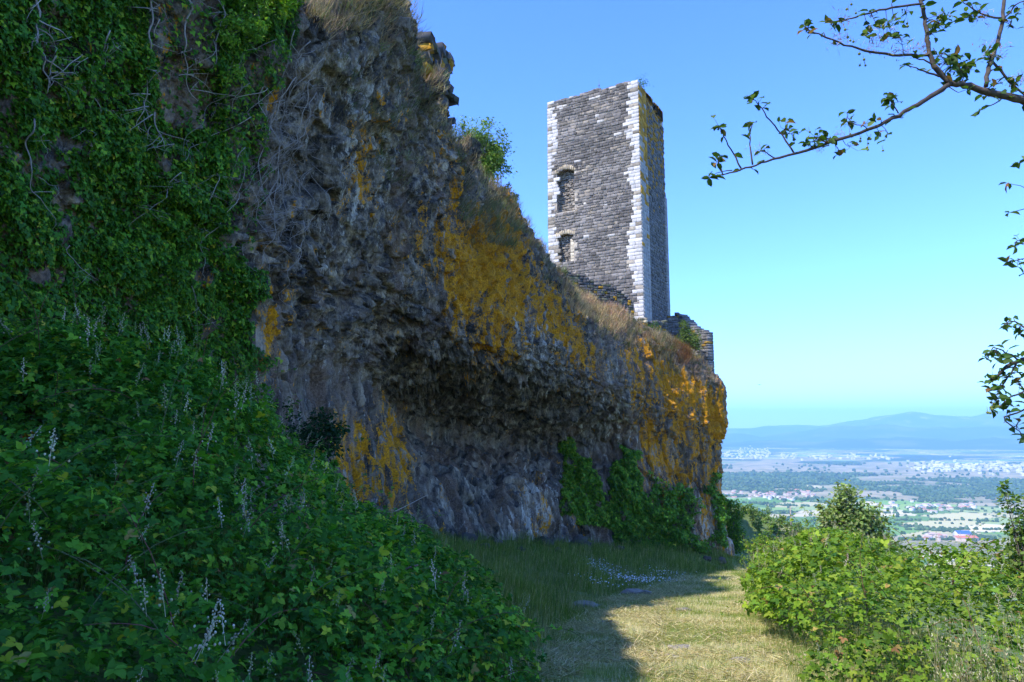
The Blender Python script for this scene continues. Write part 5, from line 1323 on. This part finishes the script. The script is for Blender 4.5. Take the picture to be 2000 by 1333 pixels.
# ------------------------------------------------------------------ villages, woods and other small things in the valley
def hit(px, py):
    Y = np.geomspace(250, 12000, 1400); p = unp(px, py, Y); g = gz(p[:, 0], p[:, 1]); i = int(np.argmax(p[:, 2] < g)); q = p[i]; q[2] = g[i]; return q
def house_mesh(w, d, h, rise):
    w, d = w/2, d/2; o = 0.5
    V = np.array([(-w, -d, -2), (w, -d, -2), (w, d, -2), (-w, d, -2), (-w, -d, h), (w, -d, h), (w, d, h), (-w, d, h), (-w, 0, h+rise), (w, 0, h+rise),
                  (-w-o, -d-o, h-0.15), (w+o, -d-o, h-0.15), (w+o, d+o, h-0.15), (-w-o, d+o, h-0.15), (-w-o, 0, h+rise+.25), (w+o, 0, h+rise+.25)], float)
    F4 = np.array([(0, 1, 5, 4), (1, 2, 6, 5), (2, 3, 7, 6), (3, 0, 4, 7), (10, 11, 15, 14), (12, 13, 14, 15)]); F3 = np.array([(5, 6, 9), (7, 4, 8)])
    return V, F4, F3
def simple_mat(name, c, rough=0.85):
    m, nt, b = newmat(name); co = nt.nodes.new('ShaderNodeNewGeometry').outputs['Position']; n = noise_node(nt, 0.6, 4, 0.6, co)
    nt.links.new(mixc(nt, n.outputs[0], np.array(c)*0.75, np.array(c)*1.2), b.inputs['Base Color']); b.inputs['Roughness'].default_value = rough; return m
M_WALLS = [simple_mat('render_cream', (0.62, 0.56, 0.46)), simple_mat('render_white', (0.74, 0.72, 0.68)), simple_mat('render_pink', (0.56, 0.44, 0.36))]
M_TILE = simple_mat('roof_tile', (0.42, 0.20, 0.12)); M_TILE2 = simple_mat('roof_pale', (0.46, 0.33, 0.26)); M_BLUE = simple_mat('roof_blue', (0.05, 0.12, 0.30), 0.4)
protos = {}
def house(p, w, d, h, rise, rot, wi, tile, label, group, name='house'):
    key = (round(w), round(d), round(h), wi, tile.name)
    if key not in protos:
        V, F4, F3 = house_mesh(w, d, h, rise)
        me = build(name, V, [F4, F3], [M_WALLS[wi], tile], fmat=[0, 0, 0, 0, 1, 1, 0, 0]).data
        protos[key] = me; bpy.data.objects.remove(bpy.data.objects[-1]) if False else None
        o = [q for q in COL.objects if q.data == me][0]
    else:
        o = bpy.data.objects.new(name, protos[key]); COL.objects.link(o)
    o.location = [float(a_) for a_ in p]; o.rotation_euler = (0, 0, rot); return tag(o, label, 'house', group)
r2_ = np.random.default_rng(21)
def village(n, gen, label, group, smin=9, smax=15):
    for k in range(n):
        px, py = gen(); p = hit(px, py); w = r2_.choice([9.0, 12.0, 15.0, 19.0]); 
        house(p, w, r2_.choice([8.0, 10.0]), r2_.choice([4.0, 6.0]), 2.0, r2_.random()*3.1, int(r2_.integers(0, 3)), [M_TILE, M_TILE2][int(r2_.random() < 0.55)], label, group)
village(44, lambda: (1510 + r2_.normal()*45, 969 + r2_.normal()*5), 'pale house with clay tile roof in the village below the promontory', 'village houses below the promontory')
village(16, lambda: (1560 + r2_.normal()*22, 966 + r2_.normal()*3), 'pale house with clay tile roof in the village below the promontory', 'village houses below the promontory')
village(40, lambda: (1715 + 190*r2_.random(), 992 + r2_.normal()*4.5), 'cream house in the long hamlet strung across the fields', 'hamlet houses across the fields')
village(9, lambda: (1800 + 45*r2_.random(), 1052 + r2_.normal()*3), 'house of the small cluster near the farm shed', 'houses beside the farm shed')
p = hit(1885, 1056); fb = empty('farm_shed', p, 'long farm shed with red roof and a big blue roofed barn', 'farm building')
V, F4, F3 = house_mesh(40, 18, 6, 3); o = build('shed', V + p, [F4, F3], [M_WALLS[2], simple_mat('roof_red', (0.50, 0.16, 0.09))], fb, fmat=[0, 0, 0, 0, 1, 1, 0, 0])
V, F4, F3 = house_mesh(26, 16, 11, 5); o = build('barn', V + p + [6, 16, 0], [F4, F3], [M_WALLS[1], M_BLUE], fb, fmat=[0, 0, 0, 0, 1, 1, 0, 0])
# far-off towns read as one mass of pale specks
acc = Acc(); fcol = []
def town(n, gen, smin, smax):
    for k in range(n):
        px, py = gen(); p = hit(px, py)
        if p[1] > 9000: p = unp(px, py, 9300)
        s = smin+(smax-smin)*r2_.random(); V, F4, F3 = house_mesh(s, s*0.6, s*0.42, s*0.14); a_ = r2_.random()*3.1
        V = np.stack([V[:, 0]*math.cos(a_)-V[:, 1]*math.sin(a_), V[:, 0]*math.sin(a_)+V[:, 1]*math.cos(a_), V[:, 2]], 1) + p
        acc.add(V, [F4, F3], np.array([0.62, 0.58, 0.52])*(0.75+0.35*r2_.random()))
town(90, lambda: (1415+90*r2_.random(), 888+r2_.normal()*5), 14, 26)
town(80, lambda: (1520+230*r2_.random(), 894+r2_.normal()*3.5), 14, 26)
town(200, lambda: (1770+260*r2_.random()**0.8, 913+r2_.normal()*6), 14, 28)
town(40, lambda: (1440+60*r2_.random(), 880+r2_.normal()*3), 14, 22)
o = acc.build('town', M_PLAIN); tag(o, 'white far-off towns scattered along the foot of the blue hills', 'town', kind='stuff')
# woodland and hedgerows: many small crowns
acc = Acc(); ov, of = ico(); n = 26000
px = 1405 + 640*r2_.random(n); py = 905 + 150*r2_.random(n)**1.2
v = (666.5-py)/FPX; u = (px-1000)/FPX; dy = CP - v*SP; dz = SP + v*CP
Y = (CAM_Z+195)/np.maximum(-dz/dy, 1e-3); x = u/dy*Y
wm_ = wood_mask(x, Y); lone = r2_.random(n) < 0.022
ln = np.abs(vnoise(np.stack([x/260+Y/700, Y/140, x*0], -1), 61)-0.5) < 0.03
ok = ((wm_ > 0.5) & (r2_.random(n) < 0.75)) | lone | (ln & (Y < 2600) & (r2_.random(n) < 0.8))
x, Y = x[ok], Y[ok]; z = gz(x, Y); k = len(x); s = (3.2 + 3.0*r2_.random(k))*np.clip(Y/2200, 0.8, 1.7)
P = np.stack([x, Y, z+s*0.45], 1)
scatter(acc, ov, of, P, np.array([0, 0, 1.0])+rng.normal(size=(k, 3))*0.3, np.stack([s, s*(0.8+0.4*r2_.random(k)), s*(0.75+0.5*r2_.random(k))], 1), pal(k, [(0.035, 0.07, 0.024), (0.055, 0.10, 0.032), (0.08, 0.13, 0.045)]))
o = acc.build('woodland', M_PLAIN); tag(o, 'dark woods and hedgerow trees spread over the valley floor', 'woodland', kind='stuff')
# a pole on the near slope and a bird
for Yq in np.linspace(80, 240, 300):
    p = unp(1546, 1040, Yq)
    if p[2] < gz(p[0], p[1]): break
pole = Acc(); tube(pole, [p-[0, 0, .5], p+[0, 0, 2], p+[0, 0, 3.6]], [.10, .09, .07], (0.30, 0.26, 0.22), 8); tube(pole, [p+[-.4, 0, 3.3], p+[.4, 0, 3.3]], [.04, .04], (0.3, 0.28, 0.25), 5)
o = pole.build('utility_pole', M_PLAIN); tag(o, 'wooden utility pole standing on the slope beyond the track', 'pole')
bp = unp(1484, 752, 150); bd = Acc()
bd.add(np.array([(-.55, 0, .18), (-.2, .14, .05), (-.2, -.12, .05), (0, .22, 0), (0, -.28, 0), (0, 0, .07), (0, 0, -.06), (.2, .14, .05), (.2, -.12, .05), (.55, 0, .18)])*1.1 + bp,
       [np.array([(0, 1, 2), (7, 9, 8)]), np.array([(1, 3, 6, 2), (2, 6, 4, 2), (3, 7, 8, 6)]), np.array([(5, 3, 1), (5, 2, 4), (5, 7, 3), (5, 4, 8), (4, 6, 8), (1, 2, 5), (7, 5, 8)])], (0.04, 0.04, 0.05))
o = bd.build('bird', M_PLAIN); tag(o, 'tiny dark bird gliding in the sky beyond the cliff', 'bird')
# ------------------------------------------------------------------ haze: one closed box of even air round the whole scene
hx0, hx1, hy0, hy1, hz0, hz1 = -26000.0, 26000.0, -1500.0, 25500.0, -216.0, 820.0
V = np.array([(x, y, z) for x in (hx0, hx1) for y in (hy0, hy1) for z in (hz0, hz1)])
F = np.array([(0, 1, 3, 2), (4, 6, 7, 5), (0, 4, 5, 1), (2, 3, 7, 6), (0, 2, 6, 4), (1, 5, 7, 3)])
m = bpy.data.materials.new('valley_air'); m.use_nodes = True
nt = m.node_tree; nt.nodes.remove(nt.nodes['Principled BSDF'])
pv = nt.nodes.new('ShaderNodeVolumePrincipled')
pv.inputs['Color'].default_value = (0.33, 0.64, 1.0, 1); pv.inputs['Density'].default_value = 1.0e-4; pv.inputs['Anisotropy'].default_value = -0.1
nt.links.new(pv.outputs[0], nt.nodes['Material Output'].inputs['Volume'])
tag(build('haze', V, F, m), 'thin blue summer haze lying over the valley', 'haze', kind='stuff')
